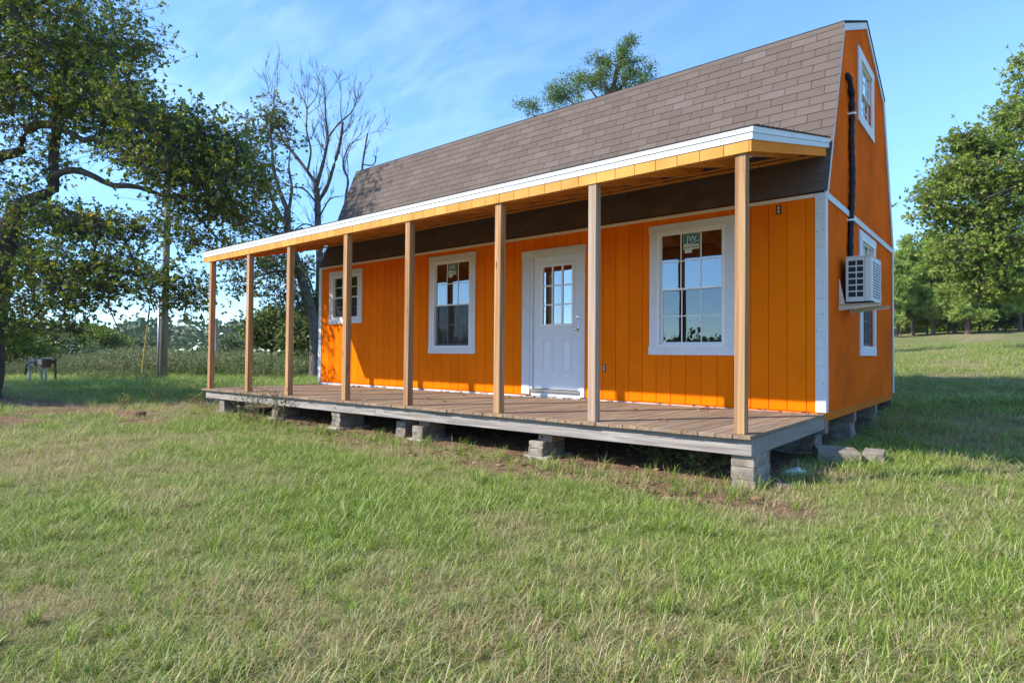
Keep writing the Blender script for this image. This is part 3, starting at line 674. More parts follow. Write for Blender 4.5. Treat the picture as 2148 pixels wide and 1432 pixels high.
for j in range(14):
    z = AZ0+.04+j*(AZ1-AZ0-.08)/13; asub(MB().hexa([(AX1-.018, AY0+.083, z), (AX1+.003, AY0+.083, z-.010), (AX1+.003, AY1-.031, z-.010), (AX1-.018, AY1-.031, z), (AX1-.018, AY0+.083, z+.013), (AX1+.003, AY0+.083, z+.006), (AX1+.003, AY1-.031, z+.006), (AX1-.018, AY1-.031, z+.013)]), 'louver', M_ac)
mb = MB()
for k in range(7): yy = AY0+.13+k*.075; mb.box(AX1+.0035, AX1+.006, yy, yy+.006, AZ0+.035, AZ1-.035)
asub(mb, 'guard_wires', M_ac)
for yy in (AY0+.08, AY1-.12): asub(MB().box(AX0+.02, AX1-.02, yy, yy+.04, AZ0-.030, AZ0-.001), 'foot', M_acd)
br = tag(empty('wall_bracket', (.005, AY0, 1.2)), 'cream steel L bracket carrying the air conditioner on the gable wall', 'bracket')
M_br = NT('bracket_steel').done((.66, .62, .52), .5, .4)
def bsub(mb, name): o = mb.build(name, M_br, br, bevel=.002); o.location = (-.005, -AY0, -1.2); return o
ZB0 = AZ0-.031
for yy, n_ in ((AY0+.0, 0), (AY1-.02, 1)):
    bsub(MB().hexa([(.001, yy-.045, ZB0-.075), (.006, yy-.045, ZB0-.075), (.006, yy, ZB0-.075), (.001, yy, ZB0-.075), (.001, yy-.035, ZB0+.30), (.006, yy-.035, ZB0+.30), (.006, yy, ZB0+.30), (.001, yy, ZB0+.30)]), 'wall_plate')
    bsub(MB().hexa([(.006, yy-.008, ZB0-.075), (.44, yy-.008, ZB0-.03), (.44, yy, ZB0-.03), (.006, yy, ZB0-.075), (.006, yy-.008, ZB0-.006), (.44, yy-.008, ZB0-.006), (.44, yy, ZB0-.006), (.006, yy, ZB0-.006)]), 'arm')
    bsub(MB().box(.006, .44, yy-.05, yy+.04, ZB0-.0055, ZB0), 'arm_flange')
    bsub(MB().hexa([(.006, yy-.05, ZB0-.0), (.07, yy-.05, ZB0-.0), (.07, yy-.044, ZB0), (.006, yy-.044, ZB0), (.006, yy-.05, ZB0+.30), (.014, yy-.05, ZB0+.30), (.014, yy-.044, ZB0+.30), (.006, yy-.044, ZB0+.30)]), 'gusset')
bsub(MB().box(.05, .09, AY0+.041, AY1-.071, ZB0-.03, ZB0-.006), 'cross_bar')
ls = tag(empty('insulated_line', (.04, 1.2, 1.8)), 'black wrapped refrigerant line running up the gable to the loft', 'pipe')
pts = []; zz = np.linspace(1.62, 4.13, 46)
for i, z in enumerate(zz):
    t = (z-1.62)/2.51; pts.append((.04+.006*math.sin(z*5), 1.16+.14*math.sin(min(t*1.25, 1)*math.pi*.5)-.16*max(0, (t-.86)/.14)**2 + .008*math.sin(z*9), z))
pts.append((.0, 1.115, 4.20)); 
mb = MB().tube(pts, [.034+.005*math.sin(i*2.1)+.004*random.random() for i in range(len(pts))], 10)
o = mb.build('foam_wrap', M_black, ls, smooth=True); o.location = (-.04, -1.2, -1.8)
for z in (2.35, 3.74):
    j = int(np.argmin(abs(zz-z))); p = pts[j]; mb = MB().tube([(p[0], p[1], z-.012), (p[0], p[1], z+.012)], .047, 12); mb.box(.0005, .005, p[1]-.09, p[1]+.09, z-.012, z+.012); o = mb.build('strap_clip', M_vinyl, ls); o.location = (-.04, -1.2, -1.8)
mb = MB().tube([(.05, 1.16, 1.66), (.07, 1.05, 1.45), (.09, .95, 1.32)], [.035, .034, .03], 10); o = mb.build('foam_tail', M_black, ls, smooth=True); o.location = (-.04, -1.2, -1.8)

# curtain behind the door glass
M_red = NT('red_cloth').done((.30, .02, .02), .9, .1); M_sheer = NT('sheer_cloth').done((.42, .50, .44), .9, .1)
def cloth(x0, x1, z0, z1, y, m, name, parent, n=24, amp=.02, fr=70):
    mb = MB(); P = []
    for k in range(n+1):
        xx = x0+(x1-x0)*k/n; yy = y+amp*math.sin(xx*fr)
        P += [(xx, yy, z0), (xx, yy, z1), (xx, yy+.004, z0), (xx, yy+.004, z1)]
    F_ = []
    for k in range(n): b = 4*k; F_ += [(b, b+4, b+5, b+1), (b+2, b+3, b+7, b+6), (b+1, b+5, b+7, b+3), (b, b+2, b+6, b+4)]
    return mb.poly(P, F_).build(name, m, parent)
cu = tag(empty('door_curtain', (-3.7, .2, 1.0)), 'red valance and pale green curtain hanging behind the door panes', 'curtain')
for args in ((-4.05, -3.33, 1.83, 2.08, .22, M_red, 'valance'), (-4.05, -3.86, .9, 1.83, .24, M_sheer, 'side_panel'), (-3.84, -3.79, .9, 1.6, .235, M_red, 'tie_back')):
    o = cloth(*args, cu); o.location = (3.7, -.2, -1.0)

# ------------------------------------------------------------------ foundation blocks
def block_mesh(w, d, h, seed, chip=.006):
    r = random.Random(seed); bm = bmesh.new(); bmesh.ops.create_cube(bm, size=1)
    for v in bm.verts: v.co = (v.co.x*w, v.co.y*d, (v.co.z+.5)*h)
    bmesh.ops.subdivide_edges(bm, edges=bm.edges, cuts=2, use_grid_fill=True)
    for v in bm.verts: v.co += Vector((r.uniform(-1, 1), r.uniform(-1, 1), r.uniform(-1, 1)))*chip*.35
    bmesh.ops.bevel(bm, geom=[e for e in bm.edges if e.calc_face_angle(0) > .8], offset=.006, segments=1, affect='EDGES')
    me = bpy.data.meshes.new('concrete_block'); bm.to_mesh(me); bm.free(); me.materials.append(M_conc); return me
def stack(x0, y0, w, d, ztop, n, where, pad=True, h=None):
    cx, cy = x0+w/2, y0+d/2; g = float(gz(cx, cy)); base_ = g-.03
    if pad:
        me = block_mesh(w+.12, d+.1, .045, int(abs(x0*100))); me.materials[0] = M_pad; o = link('footing_slab', me); o.location = (cx, cy+.01, g-.015); o.rotation_euler.z = random.uniform(-.06, .06)
        tag(o, f'flat pale footing slab {where}', 'slab'); base_ = g+.0295
    hh = (ztop-base_)/n
    for k in range(n):
        o = link('concrete_block', block_mesh(w, d, hh+.001, int(abs(x0*977))+k)); o.location = (cx+random.uniform(-.008, .008), cy+random.uniform(-.01, .006), base_+k*hh); o.rotation_euler.z = random.uniform(-.035, .035)
        nm = {1: ['single'], 2: ['lower', 'upper'], 3: ['bottom', 'middle', 'top']}[n][k]
        tag(o, f'{nm} grey concrete block {where}', 'concrete block', 'blocks carrying the porch and house')
yb = DY+.045
def rb(x): return dk(x)-.172
def shim(x, y, zt, zb_, where):
    o = MB().box(-.09, .09, -.12, .12, 0, zt-zb_+.001).build('timber_shim', M_skid, bevel=.003); o.location = (x, y, zb_-.0005); tag(o, f'short timber shim on blocks {where}', 'timber')
wh = 'under the porch corner nearest the gable'; stack(-.178, yb-.01, .19, .40, rb(-.1)+.002, 3, wh, pad=False)
wh = 'under the porch rim opposite the large stickered window'; stack(-2.335, yb, .19, .40, -.312, 2, wh); shim(-2.18, yb+.2, rb(-2.2)+.001, -.312, wh)
wh = 'under the porch rim in front of the door'; stack(-4.211, yb, .19, .40, -.308, 2, wh); shim(-4.08, yb+.2, rb(-4.1)+.001, -.308, wh)
wh = 'set back beside the pair before the door'; stack(-4.675, yb+.12, .19, .40, -.292, 2, wh, pad=False); shim(-4.56, yb+.3, rb(-4.5)+.001, -.292, wh)
wh = 'under the porch rim before the middle window'; stack(-5.955, yb, .20, .42, rb(-5.85)+.002, 3, wh)
wh = 'behind the dry weeds at the porch front'; stack(-7.75, yb+.05, .19, .40, rb(-7.6)+.002, 2, wh)
wh = 'under the porch corner nearest the utility pole'; stack(-9.523, yb, .20, .40, rb(-9.4)+.002, 2, wh)
wh = 'under the house corner behind the porch end'; stack(-.49, -.16, .42, .30, -.268, 2, wh)
wh = 'under the middle of the gable'; stack(-.46, 1.58, .42, .30, -.268, 2, wh, pad=False)
wh = 'under the gable beyond the window'; stack(-.46, 3.17, .42, .28, -.268, 1, wh, pad=False)
wh = 'under the rear corner of the gable'; stack(-.44, 4.66, .40, .22, -.268, 1, wh, pad=False)
def loose(x, y, w, d, h, rz, label, tilt=(0, 0), m=None):
    o = link('concrete_block', block_mesh(w, d, h, int(abs(x*991)+abs(y*77)))); o.location = (x, y, float(gz(x, y))-.015); o.rotation_euler = (tilt[0], tilt[1], rz); tag(o, label, 'concrete block')
    if m: o.data.materials[0] = m
loose(.19, -.42, .40, .40, .15, .35, 'broad flat concrete block lying loose on the grass by the house corner', (.02, .06))
loose(.50, -.16, .19, .36, .13, .1, 'narrow concrete block lying loose on sunlit grass edge')
loose(.17, -2.18, .13, .2, .06, .5, 'small broken concrete piece beside the corner block stack', (.2, .1), concrete('dark_rubble', (.16, .13, .10)))  # small piece gets a darker concrete colour than the plain blocks
loose(-9.45, -3.72, .09, .17, .11, .3, 'small brown rubble block lying alone by the red dirt track', (.1, .2), concrete('brown_rubble', (.22, .13, .08)))
# crumpled paper
bm = bmesh.new(); bmesh.ops.create_icosphere(bm, subdivisions=3, radius=.07)
for v in bm.verts: v.co = Vector((v.co.x*1.3, v.co.y*.9, v.co.z*.55))*(1+.35*math.sin(v.co.x*90+v.co.y*60)*math.sin(v.co.z*110+v.co.y*40)) + Vector((random.uniform(-.006, .006),)*3)
me = bpy.data.meshes.new('crumpled_paper'); bm.to_mesh(me); bm.free(); me.materials.append(NT('paper').done((.75, .78, .82), .8, .1))
o = link('crumpled_paper', me); o.location = (.10, -1.55, float(gz(.1, -1.55))+.03); tag(o, 'crumpled white paper lying on the grass beside the porch', 'paper')

# ------------------------------------------------------------------ grass (instanced clumps held in one object each)
def blades(n, spread, h0, h1, w, lean, seed, flat=0.):
    r = np.random.default_rng(seed); V = []; T_ = []; B = []
    for i in range(n):
        a = r.uniform(0, 6.283); d = spread*math.sqrt(r.uniform(0, 1)); px_, py_ = d*math.cos(a), d*math.sin(a)
        h = r.uniform(h0, h1); la = r.uniform(0, 6.283); ln = lean*r.uniform(.3, 1.2); ww = w*r.uniform(.7, 1.3); st = np.array([-math.sin(la), math.cos(la), 0])*ww/2
        dirv = np.array([math.cos(la), math.sin(la), 0]); b = len(V); rb_ = r.uniform()
        for k, t in enumerate((0, .4, .75)):
            c = np.array([px_, py_, -.012]) + dirv*h*ln*(t**1.7) + np.array([0, 0, 1])*h*(t - ln*.55*t*t)*(1-flat)
            V += [c-st*(1-.35*t), c+st*(1-.35*t)]
        t = 1.; V.append(np.array([px_, py_, 0]) + dirv*h*ln + np.array([0, 0, 1])*h*max(.03, 1-ln*.62)*(1-flat)); B += [rb_]*7
        T_ += [(b, b+1, b+3), (b, b+3, b+2), (b+2, b+3, b+5), (b+2, b+5, b+4), (b+4, b+5, b+6)]
    return np.array(V), np.array(T_), np.array(B)
def scatter(name, label, cat, protos, P, rz, sc, tint, pick, mat):
    V = []; T_ = []; pid = []; br = []; o = 0
    for k, (v, t, b) in enumerate(protos): V.append(v); T_.append(t+o); o += len(v); pid.append(np.full(len(v), k+1)); br.append(b)
    n0 = o; N = len(P); V.append(P); pid.append(np.zeros(N, int)); br.append(np.zeros(N))
    z = np.zeros(n0)
    me = np_mesh(name, np.concatenate(V), tris=np.concatenate(T_), attrs={'pid': np.concatenate(pid).astype(int), 'br': np.concatenate(br), 'rz': np.concatenate([z, rz]), 'sc': np.concatenate([z, sc]), 'tint': np.concatenate([z, tint]), 'pick': np.concatenate([z, pick]).astype(int)}, mat=mat)
    ob = link(name, me); tag(ob, label, cat, kind='stuff')
    ng = bpy.data.node_groups.new(name, 'GeometryNodeTree'); ng.interface.new_socket('Geometry', in_out='INPUT', socket_type='NodeSocketGeometry'); ng.interface.new_socket('Geometry', in_out='OUTPUT', socket_type='NodeSocketGeometry')
    n = ng.nodes; l = ng.links; gi = n.new('NodeGroupInput'); go = n.new('NodeGroupOutput')
    def na(nm, ty):
        a = n.new('GeometryNodeInputNamedAttribute'); a.data_type = ty; a.inputs['Name'].default_value = nm; return a.outputs['Attribute']
    pidn = na('pid', 'INT')
    def sel(k):
        c = n.new('FunctionNodeCompare'); c.data_type = 'INT'; c.operation = 'EQUAL'; l.new(pidn, c.inputs[2]); c.inputs[3].default_value = k
        s = n.new('GeometryNodeSeparateGeometry'); s.domain = 'POINT'; l.new(gi.outputs[0], s.inputs[0]); l.new(c.outputs[0], s.inputs[1]); return s.outputs[0]
    jn = n.new('GeometryNodeJoinGeometry')
    for k in range(len(protos)):
        gi2 = n.new('GeometryNodeGeometryToInstance'); l.new(sel(k+1), gi2.inputs[0]); l.new(gi2.outputs[0], jn.inputs[0])
    ip = n.new('GeometryNodeInstanceOnPoints'); l.new(sel(0), ip.inputs['Points']); l.new(jn.outputs[0], ip.inputs['Instance']); ip.inputs['Pick Instance'].default_value = True
    l.new(na('pick', 'INT'), ip.inputs['Instance Index'])
    cx = n.new('ShaderNodeCombineXYZ'); l.new(na('rz', 'FLOAT'), cx.inputs[2]); l.new(cx.outputs[0], ip.inputs['Rotation']); l.new(na('sc', 'FLOAT'), ip.inputs['Scale'])
    l.new(ip.outputs[0], go.inputs[0])
    md = ob.modifiers.new('scatter', 'NODES'); md.node_group = ng; return ob
def grassmat():
    t = NT('grass_blades'); b = t.attr('br'); ti = t.attr('tint', 'INSTANCER')
    g = t.ramp(b, [(0, (.11, .19, .012)), (.4, (.22, .32, .032)), (.75, (.37, .45, .09)), (1, (.62, .63, .33))])
    s = t.ramp(b, [(0, (.30, .21, .09)), (.4, (.52, .41, .21)), (.75, (.68, .57, .34)), (1, (.42, .43, .17))])
    c = t.mix(t.math('LESS_THAN', t.math('FRACT', t.math('MULTIPLY', b, 17.31)), ti), g, s)
    t.set(t.b.inputs['Base Color'], c); t.set(t.b.inputs['Roughness'], .5); t.set(t.b.inputs['Specular IOR Level'], .2)
    tl = t.new('ShaderNodeBsdfTranslucent'); t.l.new(c, tl.inputs[0]); mx = t.new('ShaderNodeMixShader'); mx.inputs[0].default_value = .42
    t.l.new(t.b.outputs[0], mx.inputs[1]); t.l.new(tl.outputs[0], mx.inputs[2]); t.l.new(mx.outputs[0], t.out.inputs[0]); return t.m
M_grass = grassmat()
def polar_points(n, r0, r1, power, half=.86):
    "points round the camera spot, thinner with distance"
    e = 2-power; rk = 4.; A = (rk*rk-r0*r0)/2; B_ = rk**power*(r1**e-rk**e)/e
    u = rng.uniform(0, A+B_, n); r = np.where(u < A, np.sqrt(r0*r0+2*np.minimum(u, A)), (rk**e+np.maximum(u-A, 0)*e/rk**power)**(1/e)); a = rng.uniform(-half, half, n)
    d = np.cos(a)[:, None]*_fw[None, :2] + np.sin(a)[:, None]*_rt[None, :2]
    return CAM[None, :2] + r[:, None]*d, r
def off_house(P):
    return ~((P[:, 0] > -10.0) & (P[:, 0] < -.02) & (P[:, 1] > -2.35) & (P[:, 1] < 4.9))
protos = [blades(34, .085, .03, .075, .0028, 1.0, 1), blades(34, .10, .035, .09, .0027, 1.3, 2), blades(40, .11, .025, .06, .0026, 1.5, 3), blades(30, .06, .05, .125, .0032, 1.0, 4), blades(44, .13, .04, .10, .0025, 1.6, 5, .3), blades(36, .13, .05, .12, .0024, 1.55, 6, .65)]
P, r = polar_points(66000, 1.2, 36, 1.6)
dm = dirtmask(P[:, 0], P[:, 1]); dry = drymask(P[:, 0], P[:, 1])
keep = (rng.uniform(0, 1, len(P)) > dm*1.25) & off_house(P); P, r, dry, dm = P[keep], r[keep], dry[keep], dm[keep]
tuft = np.clip(sines(P[:, 0], P[:, 1], 51, 1.2, 9, 14), -1, 1)
lush = np.clip((-P[:, 0]-9)/6, 0, 1)*np.clip((P[:, 1]+3.6)/1.0, 0, 1)
z = gz(P[:, 0], P[:, 1]); sc = np.maximum(.4, rng.uniform(.6, 1.15, len(P)) + .6*tuft)*(1+.55*np.clip((r-3)/9, 0, 2))*(1+.35*lush)
tint = np.clip(.03 + .5*dry + rng.normal(0, .12, len(P)) - .35*tuft - .55*lush + .3*dm, .02, .97)
pick = np.where(tuft > .35, rng.choice(6, len(P), p=[.3, .25, .1, .3, .05, 0.]), rng.choice(6, len(P), p=[.12, .18, .22, .02, .28, .18]))
scatter('lawn_grass', 'short mixed green and straw grass covering the ground', 'grass', protos, np.column_stack([P, z]), rng.uniform(0, 6.28, len(P)), sc, tint, pick, M_grass)
# flattened straw lying on the ground
sp = [blades(14, .12, .06, .15, .0028, 1.3, 21, .86), blades(12, .14, .08, .2, .0026, 1.25, 22, .9), blades(6, .10, .12, .26, .0024, .9, 23, .35)]
P, r = polar_points(12000, 1.3, 20, 1.6); dry = drymask(P[:, 0], P[:, 1]); dm = dirtmask(P[:, 0], P[:, 1])
keep = (rng.uniform(0, 1, len(P)) < .12+.75*dry*dry+.7*dm) & off_house(P); P = P[keep]
scatter('dead_straw', 'loose dead straw lying flat over the lawn', 'straw', sp, np.column_stack([P, gz(P[:, 0], P[:, 1])+.006]), rng.uniform(0, 6.28, len(P)), rng.uniform(.6, 1.25, len(P)), np.full(len(P), .97), rng.choice(3, len(P), p=[.55, .38, .07]), M_grass)
# taller tufts along the porch edge and by the blocks
tp = [blades(26, .05, .12, .26, .006, .6, 31), blades(20, .06, .14, .32, .006, .75, 32)]
pts = []
for k in range(150):
    q = random.random()
    if q < .55: x_, y_ = random.uniform(-9.5, .3), random.gauss(-2.72, .16)
    elif q < .8: x_, y_ = random.uniform(.1, 1.9), random.uniform(-2.2, 4)
    else: x_, y_ = random.uniform(-6, 1.5), random.uniform(-4.5, -3)
    pts.append((x_, y_))
for k in range(420):
    q = GP(random.uniform(-100, 2250), random.uniform(930, 1440)**1.0)
    if not (-10 < q[0] < .1 and q[1] > -2.6): pts.append((q[0], q[1]))
P = np.array(pts); scatter('tall_grass_tufts', 'taller green grass tufts along the porch edge', 'grass', tp, np.column_stack([P, gz(P[:, 0], P[:, 1])]), rng.uniform(0, 6.28, len(P)), np.where(np.arange(len(P)) < 150, rng.uniform(.4, 1., len(P)), rng.uniform(.28, .62, len(P))), rng.uniform(.0, .3, len(P)), rng.choice(2, len(P)), M_grass)
# dry leaves on the deck and litter under it
def litter(n, seed):
    r = np.random.default_rng(seed); V = []; T_ = []; B = []
    for i in range(n):
        c = np.array([r.normal(0, .05), r.normal(0, .04), .006+r.uniform(0, .012)]); a = r.uniform(0, 6.28); s = r.uniform(.018, .04); u = np.array([math.cos(a), math.sin(a), r.uniform(-.4, .4)])*s; w_ = np.array([-math.sin(a), math.cos(a), r.uniform(-.4, .4)])*s*.6
        b = len(V); V += [c-u, c+w_+[0, 0, .006], c+u, c-w_]; T_ += [(b, b+1, b+3), (b+1, b+2, b+3)]; B += [r.uniform()]*4
    return np.array(V), np.array(T_), np.array(B)
def leafdry():
    t = NT('dry_leaf'); t.done(t.ramp(t.attr('br'), [(0, (.10, .05, .025)), (.5, (.24, .13, .07)), (1, (.36, .25, .15))]), .8, .2); return t.m
M_dry = leafdry(); lp = [litter(1, 1), litter(3, 2), litter(7, 3), litter(2, 4)]
N = 120; x_ = rng.uniform(-9.8, -.1, N); y_ = np.where(rng.uniform(0, 1, N) < .72, -.06-np.abs(rng.normal(0, .05, N)), rng.uniform(-2.3, -.1, N))
scatter('deck_leaf_litter', 'dry brown leaves scattered on the porch deck along the wall', 'leaves', lp, np.column_stack([x_, y_, dk(x_)+.001]), rng.uniform(0, 6.28, N), rng.uniform(.6, 1.1, N), np.zeros(N), rng.choice(4, N, p=[.45, .2, .1, .25]), M_dry)
N = 900; x_ = rng.uniform(-10, 0.2, N); y_ = rng.uniform(-3.1, 0, N)
scatter('ground_leaf_litter', 'brown leaf litter on bare soil under the porch', 'leaves', lp, np.column_stack([x_, y_, gz(x_, y_)]), rng.uniform(0, 6.28, N), rng.uniform(.7, 1.5, N), np.zeros(N), rng.choice(4, N), M_dry)

# tall weeds in the far left field
def weed(n, h0, h1, seed):
    r = np.random.default_rng(seed); V = []; T_ = []; B = []
    for i in range(n):
        c = np.array([r.normal(0, .22), r.normal(0, .22), 0]); h = r.uniform(h0, h1); a = r.uniform(0, 6.28); lean = np.array([math.cos(a), math.sin(a), 0])*h*r.uniform(.05, .3); s = np.array([-math.sin(a), math.cos(a), 0])*.010
        b = len(V); V += [c-s, c+s, c+lean+[0, 0, h]]; T_.append((b, b+1, b+2)); B += [.75]*3
        for k in range(24):
            t = r.uniform(.12, 1.05); p = c+lean*t*t+np.array([0, 0, h*min(t, 1.02)]); d = r.normal(0, 1, 3); d[2] *= .6; d /= np.linalg.norm(d); e = np.cross(d, r.normal(0, 1, 3)); e /= np.linalg.norm(e)+1e-6
            ln = r.uniform(.05, .13); b = len(V); V += [p, p+d*ln*.5+e*ln*.13, p+d*ln, p+d*ln*.5-e*ln*.13]; T_ += [(b, b+1, b+2), (b, b+2, b+3)]; B += [min(1, max(0, .15+.85*(t-.35)+r.normal(0, .2)))]*4
    return np.array(V), np.array(T_), np.array(B)
def weedmat():
    t = NT('field_weeds'); b = t.attr('br'); ti = t.attr('tint', 'INSTANCER')
    c = t.mix(ti, t.ramp(b, [(0, (.07, .12, .02)), (.5, (.14, .19, .05)), (1, (.26, .28, .13))]), t.ramp(b, [(0, (.11, .13, .04)), (.5, (.24, .22, .09)), (1, (.40, .36, .22))])); return t.done(c, .8, .15)
wp = [weed(14, .5, 1.0, 1), weed(12, .6, 1.2, 2), weed(16, .35, .8, 3)]
P = []
while len(P) < 3600:
    d = random.uniform(21.5, 70)**1.0; xp = random.uniform(-260, 780); p = PX(xp, 740, d)
    edge = 23.5 + 2.2*math.sin(xp*.02) + (5 if xp > 430 else 0) - .004*xp
    if d < edge or (p[0] > -9 and p[1] < 12): continue
    P.append((p[0], p[1], d, xp))
P = np.array(P); sc = rng.uniform(.5, 1.0, len(P))*(1+.004*P[:, 2])*np.where(P[:, 2] < 25.5, .55, 1)*np.interp(P[:, 3], [0, 120, 260], [.55, .65, 1.])*(1+.3*sines(P[:, 0], P[:, 1], 62, .2, 1.2))
scatter('field_weeds', 'tall tan and green weeds filling the field beyond the lawn', 'weeds', wp, np.column_stack([P[:, :2], gz(P[:, 0], P[:, 1])]), rng.uniform(0, 6.28, len(P)), sc, np.clip(.5+.5*sines(P[:, 0], P[:, 1], 61, .15, .9), 0, 1), rng.choice(3, len(P)), weedmat())

# ------------------------------------------------------------------ trees
def smooth_poly(pts, rad, n):
    pts = np.array(pts, float); m = len(pts); t = np.linspace(0, m-1, n); out = []
    for q in t:
        i = min(int(q), m-2); f = q-i; p0, p1, p2, p3 = pts[max(i-1, 0)], pts[i], pts[i+1], pts[min(i+2, m-1)]
        out.append(.5*((2*p1)+(-p0+p2)*f+(2*p0-5*p1+4*p2-p3)*f*f+(-p0+3*p1-3*p2+p3)*f**3))
    return np.array(out), np.interp(t, np.arange(m), rad)
def tubes(P, R, n):
    "P (T,K,3), R (T,K) -> verts, quads"
    T_, K = R.shape; d = np.gradient(P, axis=1); d /= np.linalg.norm(d, axis=2, keepdims=True)+1e-9
    ref = np.where(np.abs(d[..., 2:3]) < .85, np.array([0, 0, 1.]), np.array([1., 0, 0])); u = np.cross(d, ref); u /= np.linalg.norm(u, axis=2, keepdims=True)+1e-9; w = np.cross(d, u)
    a = np.arange(n)*2*math.pi/n; V = P[:, :, None]+R[:, :, None, None]*(u[:, :, None]*np.cos(a)[None, None, :, None]+w[:, :, None]*np.sin(a)[None, None, :, None])
    idx = np.arange(T_*K*n).reshape(T_, K, n); A = idx[:, :-1]; B = idx[:, 1:]; Q = np.stack([A, B, np.roll(B, -1, 2), np.roll(A, -1, 2)], -1).reshape(-1, 4)
    return V.reshape(-1, 3), Q
def leaf_geo(C, size, up=.5, narrow=.42, seed=0, dv=None):
    r = np.random.default_rng(seed); n = len(C); d = r.normal(0, 1, (n, 3)); d[:, 2] = d[:, 2]*.6-.15; d /= np.linalg.norm(d, axis=1, keepdims=True)
    if dv is not None: d = dv
    nn = r.normal(0, 1, (n, 3)); nn[:, 2] += up*2; e = np.cross(d, nn); e /= np.linalg.norm(e, axis=1, keepdims=True)+1e-9; nn = np.cross(e, d)
    s = size[:, None]; fold = r.uniform(.0, .3, (n, 1))
    a, b, c, f = C-d*s*.5, C+d*s*.08+e*s*narrow+nn*s*fold*.5, C+d*s*.5, C+d*s*.08-e*s*narrow+nn*s*fold*.5
    V = np.stack([a, b, c, f], 1).reshape(-1, 3); i = np.arange(n)*4
    return V, np.concatenate([np.stack([i, i+1, i+2], -1), np.stack([i, i+2, i+3], -1)])
def needle_geo(C, k, ln, wd, seed=0):
    r = np.random.default_rng(seed); n = len(C); P = np.repeat(C, k, 0); d = r.normal(0, 1, (n*k, 3)); d[:, 2] += .55; d /= np.linalg.norm(d, axis=1, keepdims=True)
    e = np.cross(d, r.normal(0, 1, (n*k, 3))); e /= np.linalg.norm(e, axis=1, keepdims=True)+1e-9; l_ = ln*r.uniform(.6, 1.1, (n*k, 1))
    V = np.stack([P-e*wd, P+e*wd, P+d*l_], 1).reshape(-1, 3); i = np.arange(n*k)*3; return V, np.stack([i, i+1, i+2], -1)
def tree(name, label, cat, limbs, blobs, leaf=M_oak, barkm=M_bark, lsize=.09, per=60, crad=.32, sides=8, twig=.012, group=None, seed=0, droop=.1, needles=None, narrow=.42, leafless=False, up=.5, tmin=.0035, spray=0, sscale=1., fractal=0):
    """limbs: [(points, radii)], blobs: [(centre, (rx,ry,rz), clusters)] : the twigs grow from the nearest wood to each leaf cluster"""
    r = np.random.default_rng(100+seed); LP = []; LR = []; nodes = []; nr = []
    for pts, rad in limbs:
        p, q = smooth_poly(pts, rad, 18); LP.append(p); LR.append(q); nodes.append(p[5:] if len(limbs) > 1 and pts is limbs[0][0] else p); nr.append(q[5:] if len(limbs) > 1 and pts is limbs[0][0] else q)
    LP, LR = np.array(LP), np.array(LR); bump_ = 1+.07*r.normal(0, 1, LR.shape); V, Q = tubes(LP, LR*bump_, sides); QQ = [Q]; VV = [V]; nv = len(V)
    C = []
    for c, rad, n in blobs:
        d = r.normal(0, 1, (n, 3)); d /= np.linalg.norm(d, axis=1, keepdims=True); C.append(np.array(c)+d*(r.uniform(0, 1, (n, 1))**.42)*np.array(rad))
    base0 = limbs[0][0][0][2]; C = np.concatenate(C); nodes = np.concatenate(nodes); nr = np.concatenate(nr)
    dist = np.array([np.min(((nodes-c)**2).sum(1)) for c in C]); C = C[np.argsort(dist)]
    buf = np.zeros((len(nodes)+len(C)*6, 3)); bufr = np.zeros(len(buf)); m = len(nodes); buf[:m] = nodes; bufr[:m] = nr; TP = []; TR = []; K = 6
    for c in C:
        dd = ((buf[:m]-c)**2).sum(1); j = int(np.argmin(dd)); a = buf[j]; ln = math.sqrt(dd[j])+1e-6; bend = r.normal(0, .16*ln, 3); t = np.linspace(0, 1, K)[:, None]
        p = a+(c-a)*t+bend*np.sin(t*math.pi)+r.normal(0, .035*ln, (K, 3))*np.sin(t*math.pi)+np.array([0, 0, -droop*ln])*(t**2-t)*-1
        r0 = min(max(bufr[j]*.7, tmin), twig*(.6+1.1*ln)); R = np.linspace(r0, max(tmin, r0*.28), K); TP.append(p); TR.append(R); buf[m:m+K-1] = p[1:]; bufr[m:m+K-1] = R[1:]; m += K-1
    if fractal:
        TP, TR = [], []; par = [(LP[i], LR[i], 0) for i in range(len(LP))]
        while par:
            P_, R_, lv = par.pop()
            if lv >= fractal: continue
            ln = np.linalg.norm(np.diff(P_, axis=0), axis=1).sum(); nch = max(2, int(ln*(2.0, 3.0, 3.6)[lv]))
            for q in range(nch):
                f = r.uniform(.3 if lv == 0 else .15, 1.); i_ = min(int(f*(len(P_)-1)), len(P_)-2); tg = P_[i_+1]-P_[i_]; tg /= np.linalg.norm(tg)+1e-9
                d_ = tg*1.1+r.normal(0, .55, 3)+np.array([0, 0, .35]); d_ /= np.linalg.norm(d_); l2 = min(ln*.5, (1.7, .85, .42)[lv])*r.uniform(.5, 1.1)
                t_ = np.linspace(0, 1, 6)[:, None]; pp = P_[i_]+d_*l2*t_+r.normal(0, .03*l2, (6, 3))*t_+np.array([0, 0, .12*l2])*t_**2; rr = np.linspace(max(tmin, min(R_[i_]*.45, .024)), tmin*.75, 6)
                if pp[-1][2] < base0+2.2: continue
                TP.append(pp); TR.append(rr); par.append((pp, rr, lv+1))
    V2, Q2 = tubes(np.array(TP), np.array(TR), 4); QQ.append(Q2+nv); VV.append(V2)
    base_ = limbs[0][0][0]; root = tag(empty(name, tuple(float(q) for q in base_)), label, cat, group)
    off = np.array(base_)
    o = link('trunk', np_mesh('trunk', np.concatenate(VV)-off, quads=np.concatenate(QQ), mat=barkm, smooth=True), None, root)
